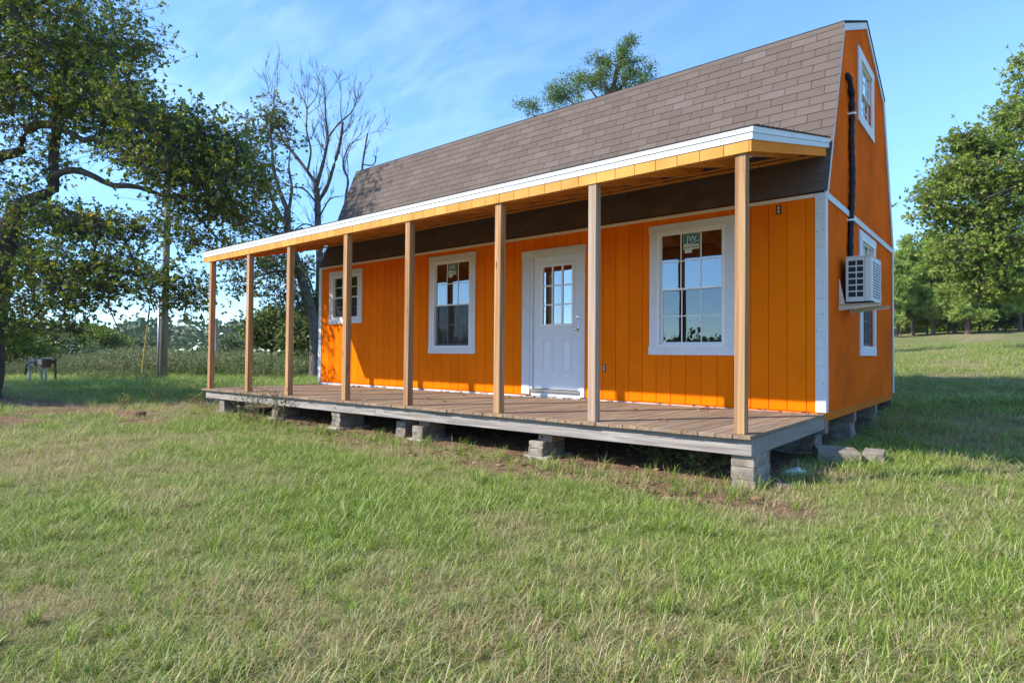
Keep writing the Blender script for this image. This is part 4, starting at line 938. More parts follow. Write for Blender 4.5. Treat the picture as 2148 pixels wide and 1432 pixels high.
    if not leafless:
        TPa = np.array(TP); k = per; ci = np.repeat(np.arange(len(C)), k); along = r.uniform(.45, 1.0, len(ci)); seg = TPa[ci, np.minimum((along*(K-1)).astype(int), K-1)]
        if spray:      # leaves sit in little rosettes at the ends of side twigs
            nt_ = max(1, k//spray); si = np.repeat(np.arange(len(C)), nt_); al = r.uniform(.35, 1.0, len(si)); sg = TPa[si, np.minimum((al*(K-1)).astype(int), K-1)]
            tip = sg+r.normal(0, 1, sg.shape)*np.array([crad, crad, crad*.7])*.62; ST = np.stack([sg, (sg+tip)/2+r.normal(0, .02, sg.shape), tip], 1); V4, Q4 = tubes(ST, np.tile([.006, .0045, .003], (len(sg), 1))*sscale, 3)
            link('twigs', np_mesh('twigs', V4-off, quads=Q4, mat=barkm), None, root)
            ci = np.repeat(si, spray); dv = r.normal(0, 1, (len(ci), 3))+.6*np.repeat((tip-sg)/(np.linalg.norm(tip-sg, axis=1, keepdims=True)+1e-6), spray, 0); dv[:, 2] -= .15; dv /= np.linalg.norm(dv, axis=1, keepdims=True); ls_ = lsize*r.uniform(.55, 1.3, len(ci)); LC = np.repeat(tip, spray, 0)+dv*ls_[:, None]*.55
        else: LC = seg+r.normal(0, 1, (len(ci), 3))*np.array([crad, crad, crad*.7])*.55; dv = None; ls_ = None
        cl = r.uniform(0, 1, len(C))
        if needles: V3, T3 = needle_geo(LC, *needles, seed=seed); rep = needles[0]*3
        else: V3, T3 = leaf_geo(LC, lsize*r.uniform(.65, 1.25, len(LC)) if ls_ is None else ls_, up, narrow, seed, dv); rep = 4
        rn = np.clip(.55*cl[ci]+.45*r.uniform(0, 1, len(ci))+.05*r.normal(0, 1, len(ci)), 0, 1)
        link('crown', np_mesh('crown', V3-off, tris=T3, attrs={'rnd': np.repeat(rn, rep)}, mat=leaf), None, root)
    return root
def base_at(x, d):
    p = PX(x, 740, d); return np.array([p[0], p[1], float(gz(p[0], p[1]))-.1])
def B(x, y, d, rx, ry, rd, n):
    "foliage mass: photo position and distance, half sizes in photo pixels and metres of depth"
    k = d/F_PX; s = np.abs(RGT)*rx*k + np.abs(FWD)*rd; return (PX(x, y, d), (s[0]+.1, s[1]+.1, ry*k), n)
def LM(pts, d0, d1, r0, r1):
    n = len(pts); return ([PX(x, y, d0+(d1-d0)*i/(n-1)) for i, (x, y) in enumerate(pts)], list(np.linspace(r0, r1, n)))
# big oak at the left edge
D0 = 13.6
b0 = base_at(-30, D0)
limbs = [([b0, PX(-25, 700, D0), PX(-5, 580, D0), PX(18, 490, D0), PX(35, 430, D0)], [.36, .30, .26, .22, .16]),
 LM([(35, 430), (75, 415), (110, 400), (113, 368), (112, 325), (118, 285), (122, 230), (135, 150), (160, 60), (170, -60)], D0, D0+.6, 0.136, .05),
 LM([(-15, 335), (20, 322), (44, 318), (48, 285), (70, 264), (100, 261), (134, 270), (174, 295), (208, 291), (255, 315), (300, 338), (370, 352), (430, 350)], D0, D0-.9, 0.109, .03),
 LM([(113, 372), (127, 362), (161, 357), (201, 372), (235, 389), (278, 390), (318, 402), (362, 419), (395, 436), (430, 470), (455, 500)], D0, D0-.4, 0.088, .02),
 LM([(18, 490), (67, 537), (110, 557), (127, 608), (136, 650), (120, 690)], D0, D0-1.2, 0.054, .012),
 LM([(60, 424), (130, 440), (215, 467), (255, 494), (275, 534), (300, 580), (325, 655)], D0, D0-.8, 0.061, .012),
 LM([(-10, 560), (-40, 400), (-30, 250), (0, 164), (34, 168), (67, 194), (97, 204), (160, 215), (240, 240)], D0, D0+1., 0.136, .03),
 LM([(-30, 250), (-60, 80), (0, 13), (40, 7), (74, 13), (120, -20)], D0+.2, D0, 0.095, .03), LM([(-50, 120), (13, 27), (60, 57), (107, 100), (170, 150), (230, 200)], D0, D0-1, 0.061, .02),
 LM([(-10, 520), (-120, 420), (-260, 330), (-420, 300)], D0, D0+1, 0.136, .04), LM([(-35, 330), (-140, 120), (-200, -80), (-220, -200)], D0, D0-1, 0.116, .04),
 LM([(215, 467), (200, 520), (190, 590), (225, 640), (252, 700)], D0-.4, D0-1.3, 0.027, .008)]
blobs = [B(60, -90, D0, 170, 90, 2.4, 81), B(150, 40, D0, 80, 60, 2, 81), B(20, 90, D0, 90, 70, 2.2, 62), B(190, 120, D0-.3, 55, 60, 1.5, 59), B(110, 190, D0, 120, 40, 2, 81), B(250, 225, D0-.2, 70, 42, 1.5, 75), B(20, 250, D0, 60, 40, 2, 29),
 B(325, 265, D0-.4, 75, 40, 1.5, 81), B(405, 305, D0-.6, 66, 38, 1.3, 72), B(450, 375, D0-.6, 45, 50, 1.2, 59), B(340, 340, D0-.8, 70, 24, 1., 40), B(448, 440, D0-.4, 42, 36, 1.1, 44), B(410, 505, D0-.7, 24, 26, .6, 14), B(350, 590, D0-.8, 36, 40, .7, 29), B(395, 630, D0-.8, 18, 18, .4, 8),
 B(235, 480, D0-.5, 60, 26, 1, 36), B(170, 465, D0, 50, 20, 1.2, 21), B(90, 470, D0-.3, 55, 30, 1.4, 27), B(60, 350, D0+.4, 50, 24, 1.2, 13), B(205, 545, D0-1, 45, 34, .9, 29), B(235, 600, D0-1, 30, 20, .6, 12), B(120, 580, D0-.8, 55, 36, 1.2, 35), B(20, 580, D0, 55, 70, 1.6, 54), B(80, 645, D0-.8, 50, 24, 1, 18), B(0, 680, D0+.6, 50, 34, 1.4, 21),
 B(-120, 200, D0, 130, 160, 3, 81), B(-300, 250, D0, 140, 160, 3, 60), B(-160, -120, D0, 160, 120, 3, 60), B(-200, 480, D0, 120, 100, 2.5, 40), B(-90, 440, D0+2.5, 90, 120, 1.5, 40), B(60, 80, D0+3, 150, 110, 1.3, 48), B(40, 30, D0+.5, 90, 60, 1.5, 40), B(30, 170, D0+.5, 60, 60, 1.5, 34), B(40, 420, D0+.6, 60, 40, 1.2, 26), B(20, 520, D0+.8, 60, 50, 1.2, 34), B(60, 690, D0-.4, 50, 20, .8, 12), B(160, 620, D0-.9, 50, 24, .8, 14)]
tree('oak_tree', 'huge spreading oak with crooked limbs and dark leaves beside the utility pole', 'tree', limbs, blobs, M_oak, M_bark, .080, 66, .46, 10, .012, seed=1, spray=6, narrow=.34)
# oak whose shade falls over the lawn
sb = np.array([-24.5, -8.8, float(gz(-24.5, -8.8))-.1])
def sp_(dx, dy, dz): return sb+np.array([dx, dy, dz])
limbs = [([sb, sp_(.1, 0, 1.5), sp_(.2, .1, 3), sp_(.1, .2, 5), sp_(.2, .1, 7.5)], [.4, .32, .28, .2, .08])]+[([sp_(.15, .1, h), sp_(math.cos(a)*1.5, math.sin(a)*1.5, h+1), sp_(math.cos(a)*3.4, math.sin(a)*3.4, h+1.6)], [.15, .09, .03]) for a, h in ((0, 3.2), (5.95, 3.6), (1.2, 3.8), (2.4, 3), (3.6, 4), (4.8, 3.4), (5.6, 4.6))]
tree('oak_tree', 'round oak standing out on the lawn away from the house', 'tree', limbs, [(sp_(0, 0, 5.6), (4.6, 4.6, 2.3), 190), (sp_(4.5, -1.5, 6), (3.2, 3., 1.8), 110)], M_oak, M_bark, .17, 90, .55, 8, seed=2)
# leafless snag and thinning tree behind the far end of the house
D1 = 27.
bd = base_at(669, D1)
limbs = [([bd, PX(669, 650, D1), PX(671, 560, D1), PX(667, 472, D1), PX(666, 420, D1), PX(662, 385, D1)], [.24, .20, .18, .16, .13, .10]),
 LM([(662, 385), (643, 357), (615, 321), (596, 298), (582, 262), (574, 215), (577, 180)], D1, D1+1, 0.090, .015), LM([(664, 390), (671, 366), (682, 324), (687, 288), (683, 246), (682, 205), (679, 165)], D1, D1-.6, 0.098, .012),
 LM([(687, 290), (710, 260), (736, 237), (747, 212), (741, 190)], D1-.4, D1-1, 0.045, .01), LM([(646, 355), (652, 315), (643, 274), (643, 226), (628, 195), (622, 178)], D1, D1+.8, 0.053, .01), LM([(643, 230), (662, 205), (668, 178), (660, 165)], D1+.5, D1+.5, 0.022, .008),
 LM([(668, 422), (685, 394), (699, 352), (713, 302), (719, 256)], D1, D1-1.5, 0.090, .05), LM([(720, 470), (726, 410), (730, 377), (720, 352), (724, 324), (737, 300), (760, 292)], D1-.5, D1-1, 0.068, .01), LM([(759, 375), (760, 350), (765, 316), (771, 280)], D1-1, D1-1, 0.053, .03), LM([(760, 345), (783, 346), (789, 328)], D1-1, D1-1, 0.030, .03),
 LM([(666, 430), (640, 398), (612, 392), (590, 380)], D1, D1+1, 0.045, .015), LM([(668, 460), (690, 420), (712, 412)], D1, D1-1, 0.045, .015), LM([(684, 320), (660, 285), (655, 260)], D1, D1, 0.022, .01), LM([(668, 480), (640, 470), (615, 485), (600, 500)], D1, D1-1, 0.038, .015)]
tree('dead_tree', 'tall bare dead tree with forked grey limbs behind the house end', 'tree', limbs, [B(640, 215, D1, 62, 55, 1.6, 130), B(700, 215, D1, 50, 50, 1.4, 110), B(740, 220, D1, 14, 40, .8, 24), B(725, 300, D1-.6, 38, 60, 1, 44), B(650, 300, D1, 70, 50, 1.2, 44), B(700, 430, D1-.5, 55, 45, 1, 44), B(610, 400, D1, 40, 50, 1, 24), B(760, 330, D1-1, 20, 40, .5, 10)], None, M_bare, twig=.022, seed=3, leafless=True, tmin=.0075, fractal=3, droop=-.05)
D2 = 26.
bl = base_at(664, D2)
limbs = [([bl, PX(661, 700, D2), PX(648, 640, D2), PX(635, 590, D2), PX(621, 545, D2), PX(604, 495, D2), PX(603, 441, D2)], [.30, .25, .22, .21, .20, .17, .14]),
 LM([(603, 441), (588, 405), (574, 357), (571, 316), (568, 270), (575, 225)], D2, D2-.6, .11, .015), LM([(600, 470), (575, 430), (554, 371), (532, 338), (523, 285)], D2, D2+1, .10, .015), LM([(606, 440), (612, 395), (606, 350), (610, 310)], D2, D2+.6, .08, .015), LM([(605, 500), (560, 480), (520, 462), (490, 450)], D2, D2-1, .08, .015), LM([(635, 590), (600, 570), (555, 575), (520, 590)], D2, D2-1, .08, .015), LM([(625, 555), (650, 590), (662, 640)], D2, D2+1, .07, .012)]
tree('thin_oak', 'half bare oak with sparse leaves and leaning trunk behind the porch posts', 'tree', limbs, [B(555, 235, D2, 36, 30, 1, 20), B(530, 285, D2, 42, 40, 1.2, 32), B(590, 270, D2, 36, 50, 1, 20), B(500, 345, D2, 45, 45, 1.2, 36), B(560, 380, D2, 55, 50, 1.2, 26), B(480, 420, D2-.6, 45, 45, 1, 34), B(540, 470, D2, 65, 32, 1.2, 42), B(500, 530, D2-.5, 45, 35, 1, 34), B(560, 560, D2-.5, 55, 40, 1.2, 56), B(620, 560, D2, 40, 40, 1.2, 30), B(645, 625, D2+.5, 25, 45, 1, 40), B(535, 610, D2-.5, 35, 24, .8, 20), B(600, 640, D2, 25, 25, .8, 12)], M_sparse, M_bare, .13, 30, .5, 8, .012, seed=4, spray=5, sscale=2., narrow=.36)
# cedar rising behind the roof
D3 = 21.5
bc = base_at(1282, D3)
limbs = [([bc, PX(1282, 500, D3), PX(1281, 260, D3), PX(1285, 190, D3), PX(1305, 120, D3), PX(1322, 85, D3)], [.24, .2, .13, .1, .05, .02])]+[LM([(1283, y0), ((1283+x1)/2, (y0+y1)/2+14), (x1, y1)], D3, D3+dd, .05, .012) for y0, x1, y1, dd in ((250, 1110, 240, .4), (240, 1165, 190, -.5), (225, 1215, 150, .5), (205, 1252, 110, -.3), (235, 1360, 155, .4), (250, 1390, 200, -.4), (200, 1335, 125, .3), (280, 1230, 240, -1))]
tree('cedar_tree', 'green cedar showing above the shingled roof ridge', 'tree', limbs, [B(1324, 88, D3, 5, 10, .15, 8), B(1312, 102, D3, 10, 10, .25, 12), B(1296, 130, D3, 20, 20, .5, 26), B(1285, 165, D3, 34, 22, .7, 36), B(1250, 125, D3, 8, 22, .3, 11), B(1245, 160, D3, 22, 22, .6, 22), B(1215, 185, D3, 36, 24, .7, 34), B(1330, 135, D3, 10, 18, .4, 10), B(1345, 160, D3, 18, 12, .4, 13), B(1362, 145, D3, 8, 8, .3, 6), B(1320, 190, D3, 40, 18, .7, 24), B(1180, 205, D3, 26, 20, .6, 24), B(1160, 195, D3, 8, 20, .3, 8), B(1125, 228, D3, 26, 10, .5, 15), B(1118, 216, D3, 5, 12, .2, 5), B(1260, 250, D3, 80, 40, 1.2, 60), B(1260, 400, D3, 120, 100, 1.6, 60)], M_cedar, M_pbark, .085, 60, .22, 8, .010, seed=5, droop=-.15, narrow=.2, up=.1)
# right hand oak
D4 = 23.
br_ = base_at(2260, D4)
limbs = [([br_, PX(2255, 600, D4), PX(2240, 500, D4), PX(2225, 400, D4), PX(2220, 300, D4), PX(2215, 200, D4)], [.4, .33, .29, .24, .15, .06]), LM([(2240, 500), (2150, 470), (2080, 450), (2010, 430)], D4, D4-1, .13, .02), LM([(2228, 420), (2140, 350), (2060, 325), (2010, 300)], D4, D4, .13, .02), LM([(2230, 440), (2160, 390), (2110, 400), (2060, 420)], D4, D4-2, .1, .02), LM([(2245, 540), (2170, 560), (2100, 560), (2050, 590)], D4, D4-1, .1, .02), LM([(2222, 320), (2170, 250), (2130, 230)], D4, D4, .09, .02)]
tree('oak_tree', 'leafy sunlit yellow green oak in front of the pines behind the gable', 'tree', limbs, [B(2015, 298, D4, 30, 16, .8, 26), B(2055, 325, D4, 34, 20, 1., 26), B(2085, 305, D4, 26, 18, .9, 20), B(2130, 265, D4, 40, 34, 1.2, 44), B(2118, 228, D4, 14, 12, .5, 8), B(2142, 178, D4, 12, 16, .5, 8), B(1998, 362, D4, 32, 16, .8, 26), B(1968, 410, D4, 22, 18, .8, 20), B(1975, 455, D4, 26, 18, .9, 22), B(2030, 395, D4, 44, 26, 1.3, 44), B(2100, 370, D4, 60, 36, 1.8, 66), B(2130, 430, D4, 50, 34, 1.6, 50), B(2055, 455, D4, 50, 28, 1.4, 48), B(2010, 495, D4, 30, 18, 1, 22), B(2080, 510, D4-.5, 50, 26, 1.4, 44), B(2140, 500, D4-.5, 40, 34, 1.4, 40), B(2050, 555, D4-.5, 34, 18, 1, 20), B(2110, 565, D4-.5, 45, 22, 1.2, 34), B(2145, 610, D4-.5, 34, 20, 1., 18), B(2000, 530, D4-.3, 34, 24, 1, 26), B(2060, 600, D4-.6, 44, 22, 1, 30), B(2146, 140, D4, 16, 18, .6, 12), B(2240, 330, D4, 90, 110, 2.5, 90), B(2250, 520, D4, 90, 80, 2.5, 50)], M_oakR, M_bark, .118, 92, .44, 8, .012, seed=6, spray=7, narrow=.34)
# pines at the far edge of the field
def pine(x, top, d, wpx, label, seed):
    b = base_at(x, d); h = PX(x, top, d)[2]-b[2]; r = np.random.default_rng(seed); ax = b+np.array([r.normal(0, .15), r.normal(0, .15), h])
    limbs = [([b, b+(ax-b)*.33, b+(ax-b)*.66, ax], [.17, .13, .08, .02])]; blobs = []
    wm = wpx*d/F_PX
    for k in range(32):
        t = r.uniform(.16, .97); a = r.uniform(0, 6.28); ln = wm*(1.05-t)**.65*r.uniform(.55, 1.1)+.15; p = b+(ax-b)*t; e = p+np.array([math.cos(a)*ln, math.sin(a)*ln, ln*.22]); limbs.append(([p, (p+e)/2+np.array([0, 0, -.05]), e], [.035, .022, .01])); blobs.append((e*.8+p*.2, (ln*.35+.1, ln*.35+.1, .22+ln*.1), 8))
    blobs.append((ax-np.array([0, 0, .3]), (.25, .25, .5), 8))
    tree('pine_tree', label, 'tree', limbs, blobs, M_pine, M_pbark, per=8, crad=.4, sides=6, twig=.008, seed=seed, needles=(13, .30, .022), group='pines at the field edge')
for a in ((1880, 545, 43, 40, 'young pine beside the gable edge at the field margin'), (1915, 500, 45, 46, 'tall pine close behind the gable with bare lower trunk'), (1958, 488, 44, 44, 'tall bushy pine in the middle of the pine row'), (2003, 515, 47, 44, 'pine between the bushy pine and the straight trunked one'), (2030, 510, 42, 46, 'pine with a straight bare reddish trunk at the field edge'), (2092, 520, 46, 50, 'pine under the branches of the sunlit oak'), (2140, 515, 44, 52, 'last pine of the row beneath the sunlit oak crown'), (2200, 505, 46, 52, 'pine beyond the sunlit oak trunk')): pine(*a, seed=20+int(a[0]))
def shrub(x, y, d, rx, ry, label, m, n=40, seed=0, ls=.16, per=46, name='shrub', cat='shrub', group=None, crad=.42):
    b = base_at(x, d); c = PX(x, y, d); limbs = [([b, b*.5+c*.5, c], [.09, .06, .03])]
    for k in range(4):
        a = k*1.6+seed; e = c+np.array([math.cos(a), math.sin(a), .3])*rx*d/F_PX*.5; limbs.append(([b*.6+c*.4, b*.25+e*.35+c*.4, e], [.05, .035, .015]))
    tree(name, label, cat, limbs, [B(x, y, d, rx, ry, rx*d/F_PX*.9, n), B(x-rx*.4, y+ry*.45, d, rx*.6, ry*.5, rx*d/F_PX*.6, n//3), B(x+rx*.45, y+ry*.4, d, rx*.55, ry*.55, rx*d/F_PX*.6, n//3), B(x+rx*.1, y-ry*.6, d, rx*.45, ry*.45, rx*d/F_PX*.4, n//4)], m, M_bark, ls, per, crad, 6, .01, seed=seed, group=group)
for i, (x, y, rx, ry) in enumerate(((1890, 640, 30, 40), (1945, 660, 34, 24), (1990, 655, 34, 28), (2055, 650, 40, 34), (2110, 655, 40, 30), (2150, 645, 45, 40))):
    shrub(x, y, 46.+i % 2, rx, ry, ['low shrub at the pine row end next to the gable', 'low shrub at the foot of the tall pine', 'low shrub between two pine trunks', 'round shrub beside the straight reddish pine trunk', 'low shrub in the shade under the sunlit oak', 'broad shrub under the oak at the field edge'][i], M_oakR if i % 2 else M_sparse, 34, 60+i, .2, 40, group='undergrowth beneath the pines')
# wooded backdrop behind the pines and trees beyond the left field
shrub(205, 722, 58, 44, 40, 'dark rounded tree standing alone beyond the weeds', M_oak, 80, 70, .26, 60, 'dark_tree', 'tree', None, .7)
shrub(120, 738, 50, 60, 34, 'pale grey green willowy shrub beside the lone dark tree', M_shrub, 80, 71, .22, 60, crad=.6)
shrub(20, 730, 34, 60, 55, 'dark shrub mass behind the utility boxes', M_oak, 90, 72, .18, 60, crad=.55)
shrub(290, 735, 75, 44, 26, 'rounded pale green tree left of the utility pole', M_shrub, 60, 73, .32, 46, 'round_tree', 'tree', None, .8)
shrub(480, 728, 70, 34, 22, 'rounded green tree seen between the first two porch posts', M_shrub, 46, 74, .32, 46, 'round_tree', 'tree', None, .8)
shrub(570, 690, 36, 40, 40, 'dense green tree behind the leaning trunk at the porch end', M_sparse, 90, 75, .2, 60, 'bushy_tree', 'tree', None, .6)
shrub(640, 700, 34, 34, 44, 'dense green shrub against the far end of the house', M_sparse, 80, 76, .2, 60, crad=.6)
# far wood round the whole place, one mass
r = np.random.default_rng(77); Cc = []; Ss = []; Rn = []
for k in range(1500):
    az = r.uniform(0, 2*math.pi); R = r.uniform(150, 330); x_, y_ = CAM[0]+R*math.sin(az), CAM[1]+R*math.cos(az)
    hgt = r.uniform(6., 9.5)+.012*(R-150); w_ = r.uniform(3, 6); n = 110; d = r.normal(0, 1, (n, 3)); d /= np.linalg.norm(d, axis=1, keepdims=True); d *= r.uniform(.55, 1., (n, 1))
    g0 = float(gz(x_, y_)) if y_ < 60 else 2.5; base_ = min(g0, 4.)
    Cc.append(np.array([x_, y_, base_+hgt*.42])+d*np.array([w_, w_, hgt*.58])); Ss.append(np.full(n, R/330*1.5+.5)*r.uniform(.6, 1.2, n)); Rn.append(np.clip(r.uniform(0, 1)*.6+r.uniform(0, .4, n), 0, 1))
V3, T3 = leaf_geo(np.concatenate(Cc), np.concatenate(Ss), .4, .5, 5)
tag(link('far_wood', np_mesh('far_wood', V3, tris=T3, attrs={'rnd': np.repeat(np.concatenate(Rn), 4)}, mat=M_wood_far)), 'hazy wooded ridge along the horizon', 'wood', kind='stuff')
# understorey wall behind the pines (continuous wood)
Cc = []; Rn = []
for k in range(150):
    xp = r.uniform(1800, 2420); d0_ = r.uniform(52, 75); p = PX(xp, 700, d0_); g0 = float(gz(p[0], p[1])); hgt = r.uniform(6.5, 10); w_ = r.uniform(1.8, 3.2); n = 230; d = r.normal(0, 1, (n, 3)); d /= np.linalg.norm(d, axis=1, keepdims=True); d *= r.uniform(.5, 1, (n, 1))
    Cc.append(np.array([p[0], p[1], g0+hgt*.4])+d*np.array([w_, w_, hgt*.6])); Rn.append(np.clip(r.uniform(0, 1)*.6+r.uniform(0, .4, n), 0, 1))
Cc = np.concatenate(Cc); V3, T3 = leaf_geo(Cc, r.uniform(.3, .7, len(Cc)), .4, .45, 6)
tag(link('wood_behind_pines', np_mesh('wood_behind_pines', V3, tris=T3, attrs={'rnd': np.repeat(np.concatenate(Rn), 4)}, mat=M_oakR)), 'green wood filling the gaps behind the pine row', 'wood', kind='stuff')

# ------------------------------------------------------------------ utility pole, guy, second pole, service boxes
M_pole = wood('utility_pole_wood', (.16, .125, .10), (.34, .28, .235), 2, .6, .9, False); M_galv = NT('galvanised').done((.42, .45, .48), .45, .4, Metallic=.6)
DP = 23.; pb = base_at(343, DP); pt = PX(356, 250, DP)
pole = tag(empty('utility_pole', tuple(pb)), 'tall weathered utility pole carrying a grey transformer', 'utility pole')
def psub(mb, name, m, par, org, smooth=False): o = mb.build(name, m, par, smooth=smooth); o.location = tuple(-np.array(org)); return o
psub(MB().tube([pb, pb*.5+pt*.5, pt], [.135, .122, .105], 14), 'pole', M_pole, pole, pb, True)
cpt = PX(335, 735, DP); g = pb+np.array([-.16, -.13, 0]); psub(MB().tube([g, g+np.array([.01, .01, 3.2])], .045, 8), 'conduit', M_galv, pole, pb, True)
tc_ = PX(371, 466, DP-.2); psub(MB().tube([tc_+np.array([0, 0, -.30]), tc_+np.array([0, 0, -.27]), tc_+np.array([0, 0, .26]), tc_+np.array([0, 0, .33])], [.15, .175, .175, .10], 16), 'transformer', M_galv, pole, pb)
psub(MB().tube([tc_+np.array([0, 0, .3]), tc_+np.array([0, 0, .52])], [.03, .02], 8), 'bushing', M_galv, pole, pb)
ph = pb+(pt-pb)*((tc_[2]-pb[2])/(pt[2]-pb[2])); psub(MB().tube([ph, tc_], .03, 6), 'transformer_mount', M_galv, pole, pb)
ga = base_at(296, DP-.5); gt = PX(352, 330, DP)
guy = tag(empty('guy_wire', tuple(ga)), 'steel guy wire with yellow plastic guard slanting up to the utility pole', 'guy wire'); u = gt-ga
psub(MB().tube([ga, gt], .008, 5), 'wire', M_galv, guy, ga); psub(MB().tube([ga+u*.04, ga+u*.255], .024, 8), 'yellow_guard', NT('guard_yellow').done((.60, .33, .05), .6, .3), guy, ga)
psub(MB().tube([ga+u*.255, ga+u*.33], .028, 8), 'splice', M_black, guy, ga)
D5 = 62.; qb = base_at(455, D5); qt = PX(454, 668, D5); p2 = tag(empty('lamp_pole', tuple(qb)), 'slim distant pole with a small street lamp beyond the field', 'lamp pole')
psub(MB().tube([qb, qt], [.17, .13], 10), 'pole', M_pole, p2, qb); la = PX(455, 702, D5); lb = PX(462, 700, D5); psub(MB().tube([la, lb], .04, 6), 'lamp_arm', M_galv, p2, qb); psub(MB().tube([lb, lb+RGT*.25, lb+RGT*.4], [.06, .12, .05], 8), 'lamp_head', M_galv, p2, qb)
psub(MB().tube([PX(455, 676, D5), PX(490, 722, D5+1), PX(500, 742, D5+1)], .03, 5), 'guy_cable', M_black, p2, qb)
def wire(a, b, sag, label):
    a, b = np.array(a), np.array(b); pts = [a+(b-a)*t+np.array([0, 0, -sag*4*t*(1-t)]) for t in np.linspace(0, 1, 13)]; o = MB().tube(pts, .016, 5).build('overhead_wire', M_black); tag(o, label, 'wire')
wire(PX(362, 500, DP-.1), PX(454, 676, D5), .5, 'thin overhead wire from the transformer down to the distant lamp pole')
wire(PX(454, 682, D5), PX(330, 704, 90.), .4, 'thin overhead wire leading away beyond the distant lamp pole')
wire(PX(356, 300, DP), PX(-300, 60, DP-6), .6, 'overhead wire leaving the utility pole behind the oak crown')
# service boxes on posts in the weeds
DS = 19.5
def sbx(mb, name, m, par, org): return psub(mb, name, m, par, org)
M_box = NT('meter_grey').done((.22, .22, .21), .6, .3); M_rust = wood('rusty_brown', (.11, .05, .03), (.24, .12, .07), 2, 0, .9, False)
s0 = base_at(64, DS); mt = tag(empty('meter_pedestal', tuple(s0)), 'pale utility pedestal with a peaked cap standing in the weeds', 'pedestal')
def at(x, y, d=DS): return PX(x, y, d)
def cube_at(mb, x0, x1, y0, y1, dep=.2, d=DS):
    a, b_, c, e = at(x0, y1, d), at(x1, y1, d), at(x1, y0, d), at(x0, y0, d); f_ = _fw*dep
    return mb.hexa([a, b_, b_+f_, a+f_, e, c, c+f_, e+f_])
M_sp = NT('post_grey').done((.38, .36, .33), .7, .2); psub(MB().tube([s0, at(63, 774)], .035, 8), 'post', M_sp, mt, s0); q = at(63, 772); psub(MB().tube([q, q+np.array([0, 0, .05]), q+np.array([0, 0, .12])], [.10, .085, .01], 4), 'peaked_cap', M_box, mt, s0)
psub(MB().tube([at(53, 786), at(55, 768), at(64, 760), at(78, 757)], .025, 7), 'cable_loop', M_black, mt, s0)
s1 = base_at(84, DS+.6); pn = tag(empty('electric_service_stand', tuple(s1)), 'rusty brown panel board with electric meter boxes standing in the weeds', 'meter panel')
for x in (86, 95, 115): psub(cube_at(MB(), x-1.2, x+1.2, 752, 800, .06, DS+.55), 'support_post', M_rust if x > 100 else M_sp, pn, s1)
psub(cube_at(MB(), 58, 71, 751, 767, .15, DS+.3), 'meter_box', M_box, pn, s1); psub(cube_at(MB(), 78, 88, 753, 764, .12, DS+.3), 'meter_box', NT('cream_box').done((.5, .46, .36), .5, .3), pn, s1); psub(cube_at(MB(), 88, 101, 752, 771, .14, DS+.28), 'breaker_box', M_rust, pn, s1); psub(cube_at(MB(), 88, 100, 750.6, 751.8, .2, DS+.26), 'cover', M_vinyl, pn, s1); psub(cube_at(MB(), 58, 116, 756, 762, .04, DS+.5), 'rail', M_rust, pn, s1)

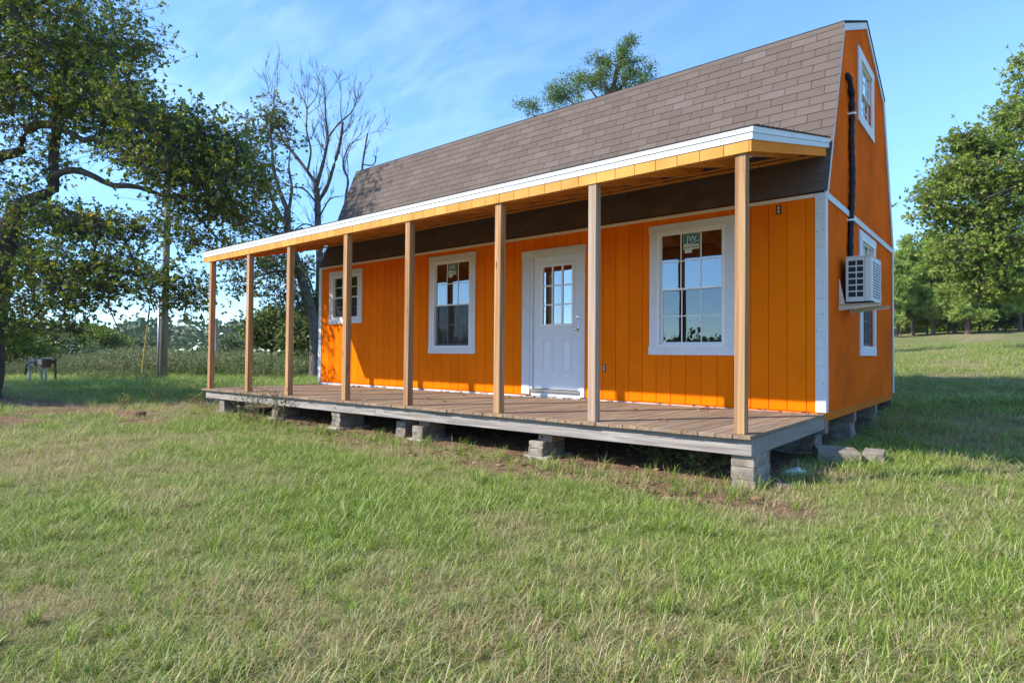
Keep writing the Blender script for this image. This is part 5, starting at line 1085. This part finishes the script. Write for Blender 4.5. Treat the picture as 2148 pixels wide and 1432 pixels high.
# weeds at the porch
def stalk_plant(x, y, n, h, label, m, leafy=8, seed=0, spread=.35, ls=.05, name='weed_plant'):
    r = np.random.default_rng(seed); b = np.array([x, y, float(gz(x, y))-.01]); root = tag(empty(name, tuple(b)), label, 'weed'); TP = []; TR = []; C = []
    for k in range(n):
        a = r.uniform(0, 6.28); hh = h*r.uniform(.5, 1.); ln = r.uniform(.05, spread); e = np.array([math.cos(a)*ln, math.sin(a)*ln*.6, hh]); t = np.linspace(0, 1, 7)[:, None]; s = r.normal(0, .06, 3)*[1, 1, 0]
        p = s+e*np.hstack([t**1.5, t**1.5, t])+r.normal(0, .012, (7, 3))*t; TP.append(p); TR.append(np.linspace(.0065, .0025, 7))
        for q in range(leafy): C.append(p[r.integers(2, 7)]+r.normal(0, .03, 3))
        for q in range(3):
            j = r.integers(2, 6); d = r.normal(0, .09, 3); d[2] = abs(d[2])+.04; TP.append(p[j]+d*np.linspace(0, 1, 7)[:, None]); TR.append(np.linspace(.003, .0015, 7)); C += [p[j]+d*f for f in (.6, 1)]
    V_, Q_ = tubes(np.array(TP), np.array(TR), 5); link('stems', np_mesh('stems', V_, quads=Q_, mat=NT('weed_stem').done((.20, .15, .08), .8, .2)), None, root)
    C = np.array(C); V3, T3 = leaf_geo(C, ls*r.uniform(.6, 1.2, len(C)), .2, .22, seed); link('leaves', np_mesh('leaves', V3, tris=T3, attrs={'rnd': np.repeat(r.uniform(0, 1, len(C)), 4)}, mat=m), None, root)
stalk_plant(-7.35, -2.78, 9, .85, 'tall spindly dry weed leaning in front of the porch rim', M_shrub, 5, 1, .55)
stalk_plant(-6.85, -2.72, 6, .62, 'shorter green topped weed beside the tall dry one', M_sparse, 14, 2, .25)
stalk_plant(-7.75, -2.82, 7, .45, 'low brown weed stalks at the porch front', M_shrub, 4, 3, .5)
stalk_plant(-.62, -1.95, 9, .22, 'green leafy weed growing in the shade under the porch end', M_sparse, 22, 4, .3, .06)
stalk_plant(-1.15, -1.7, 7, .22, 'second leafy weed deeper in the shade under the porch', M_sparse, 22, 5, .3, .06)
M_yel = leafmat('yellow_flowers', [(0, (.10, .12, .03)), (.5, (.55, .38, .03)), (1, (.7, .5, .04))], .2)
for k, (x, y) in enumerate(((-10.9, -2.2), (-11.5, -3.3), (-12.6, -2.4))): stalk_plant(x, y, 5, .32, ['yellow flowered weed by the porch corner', 'yellow flowered weed on the dirt track', 'yellow flowered weed on shaded grass past the track'][k], M_yel, 6, 10+k, .18, .045)

# ------------------------------------------------------------------ air
hb = MB().box(-420, 420, -420, 420, -4, 45).build('haze', NT('haze_air').m); tag(hb, kind='stuff')
hn = hb.data.materials[0].node_tree; hn.nodes.clear(); pv = hn.nodes.new('ShaderNodeVolumePrincipled'); pv.inputs['Density'].default_value = .0002; pv.inputs['Color'].default_value = (.78, .87, 1, 1)
ho = hn.nodes.new('ShaderNodeOutputMaterial'); hn.links.new(pv.outputs[0], ho.inputs['Volume'])
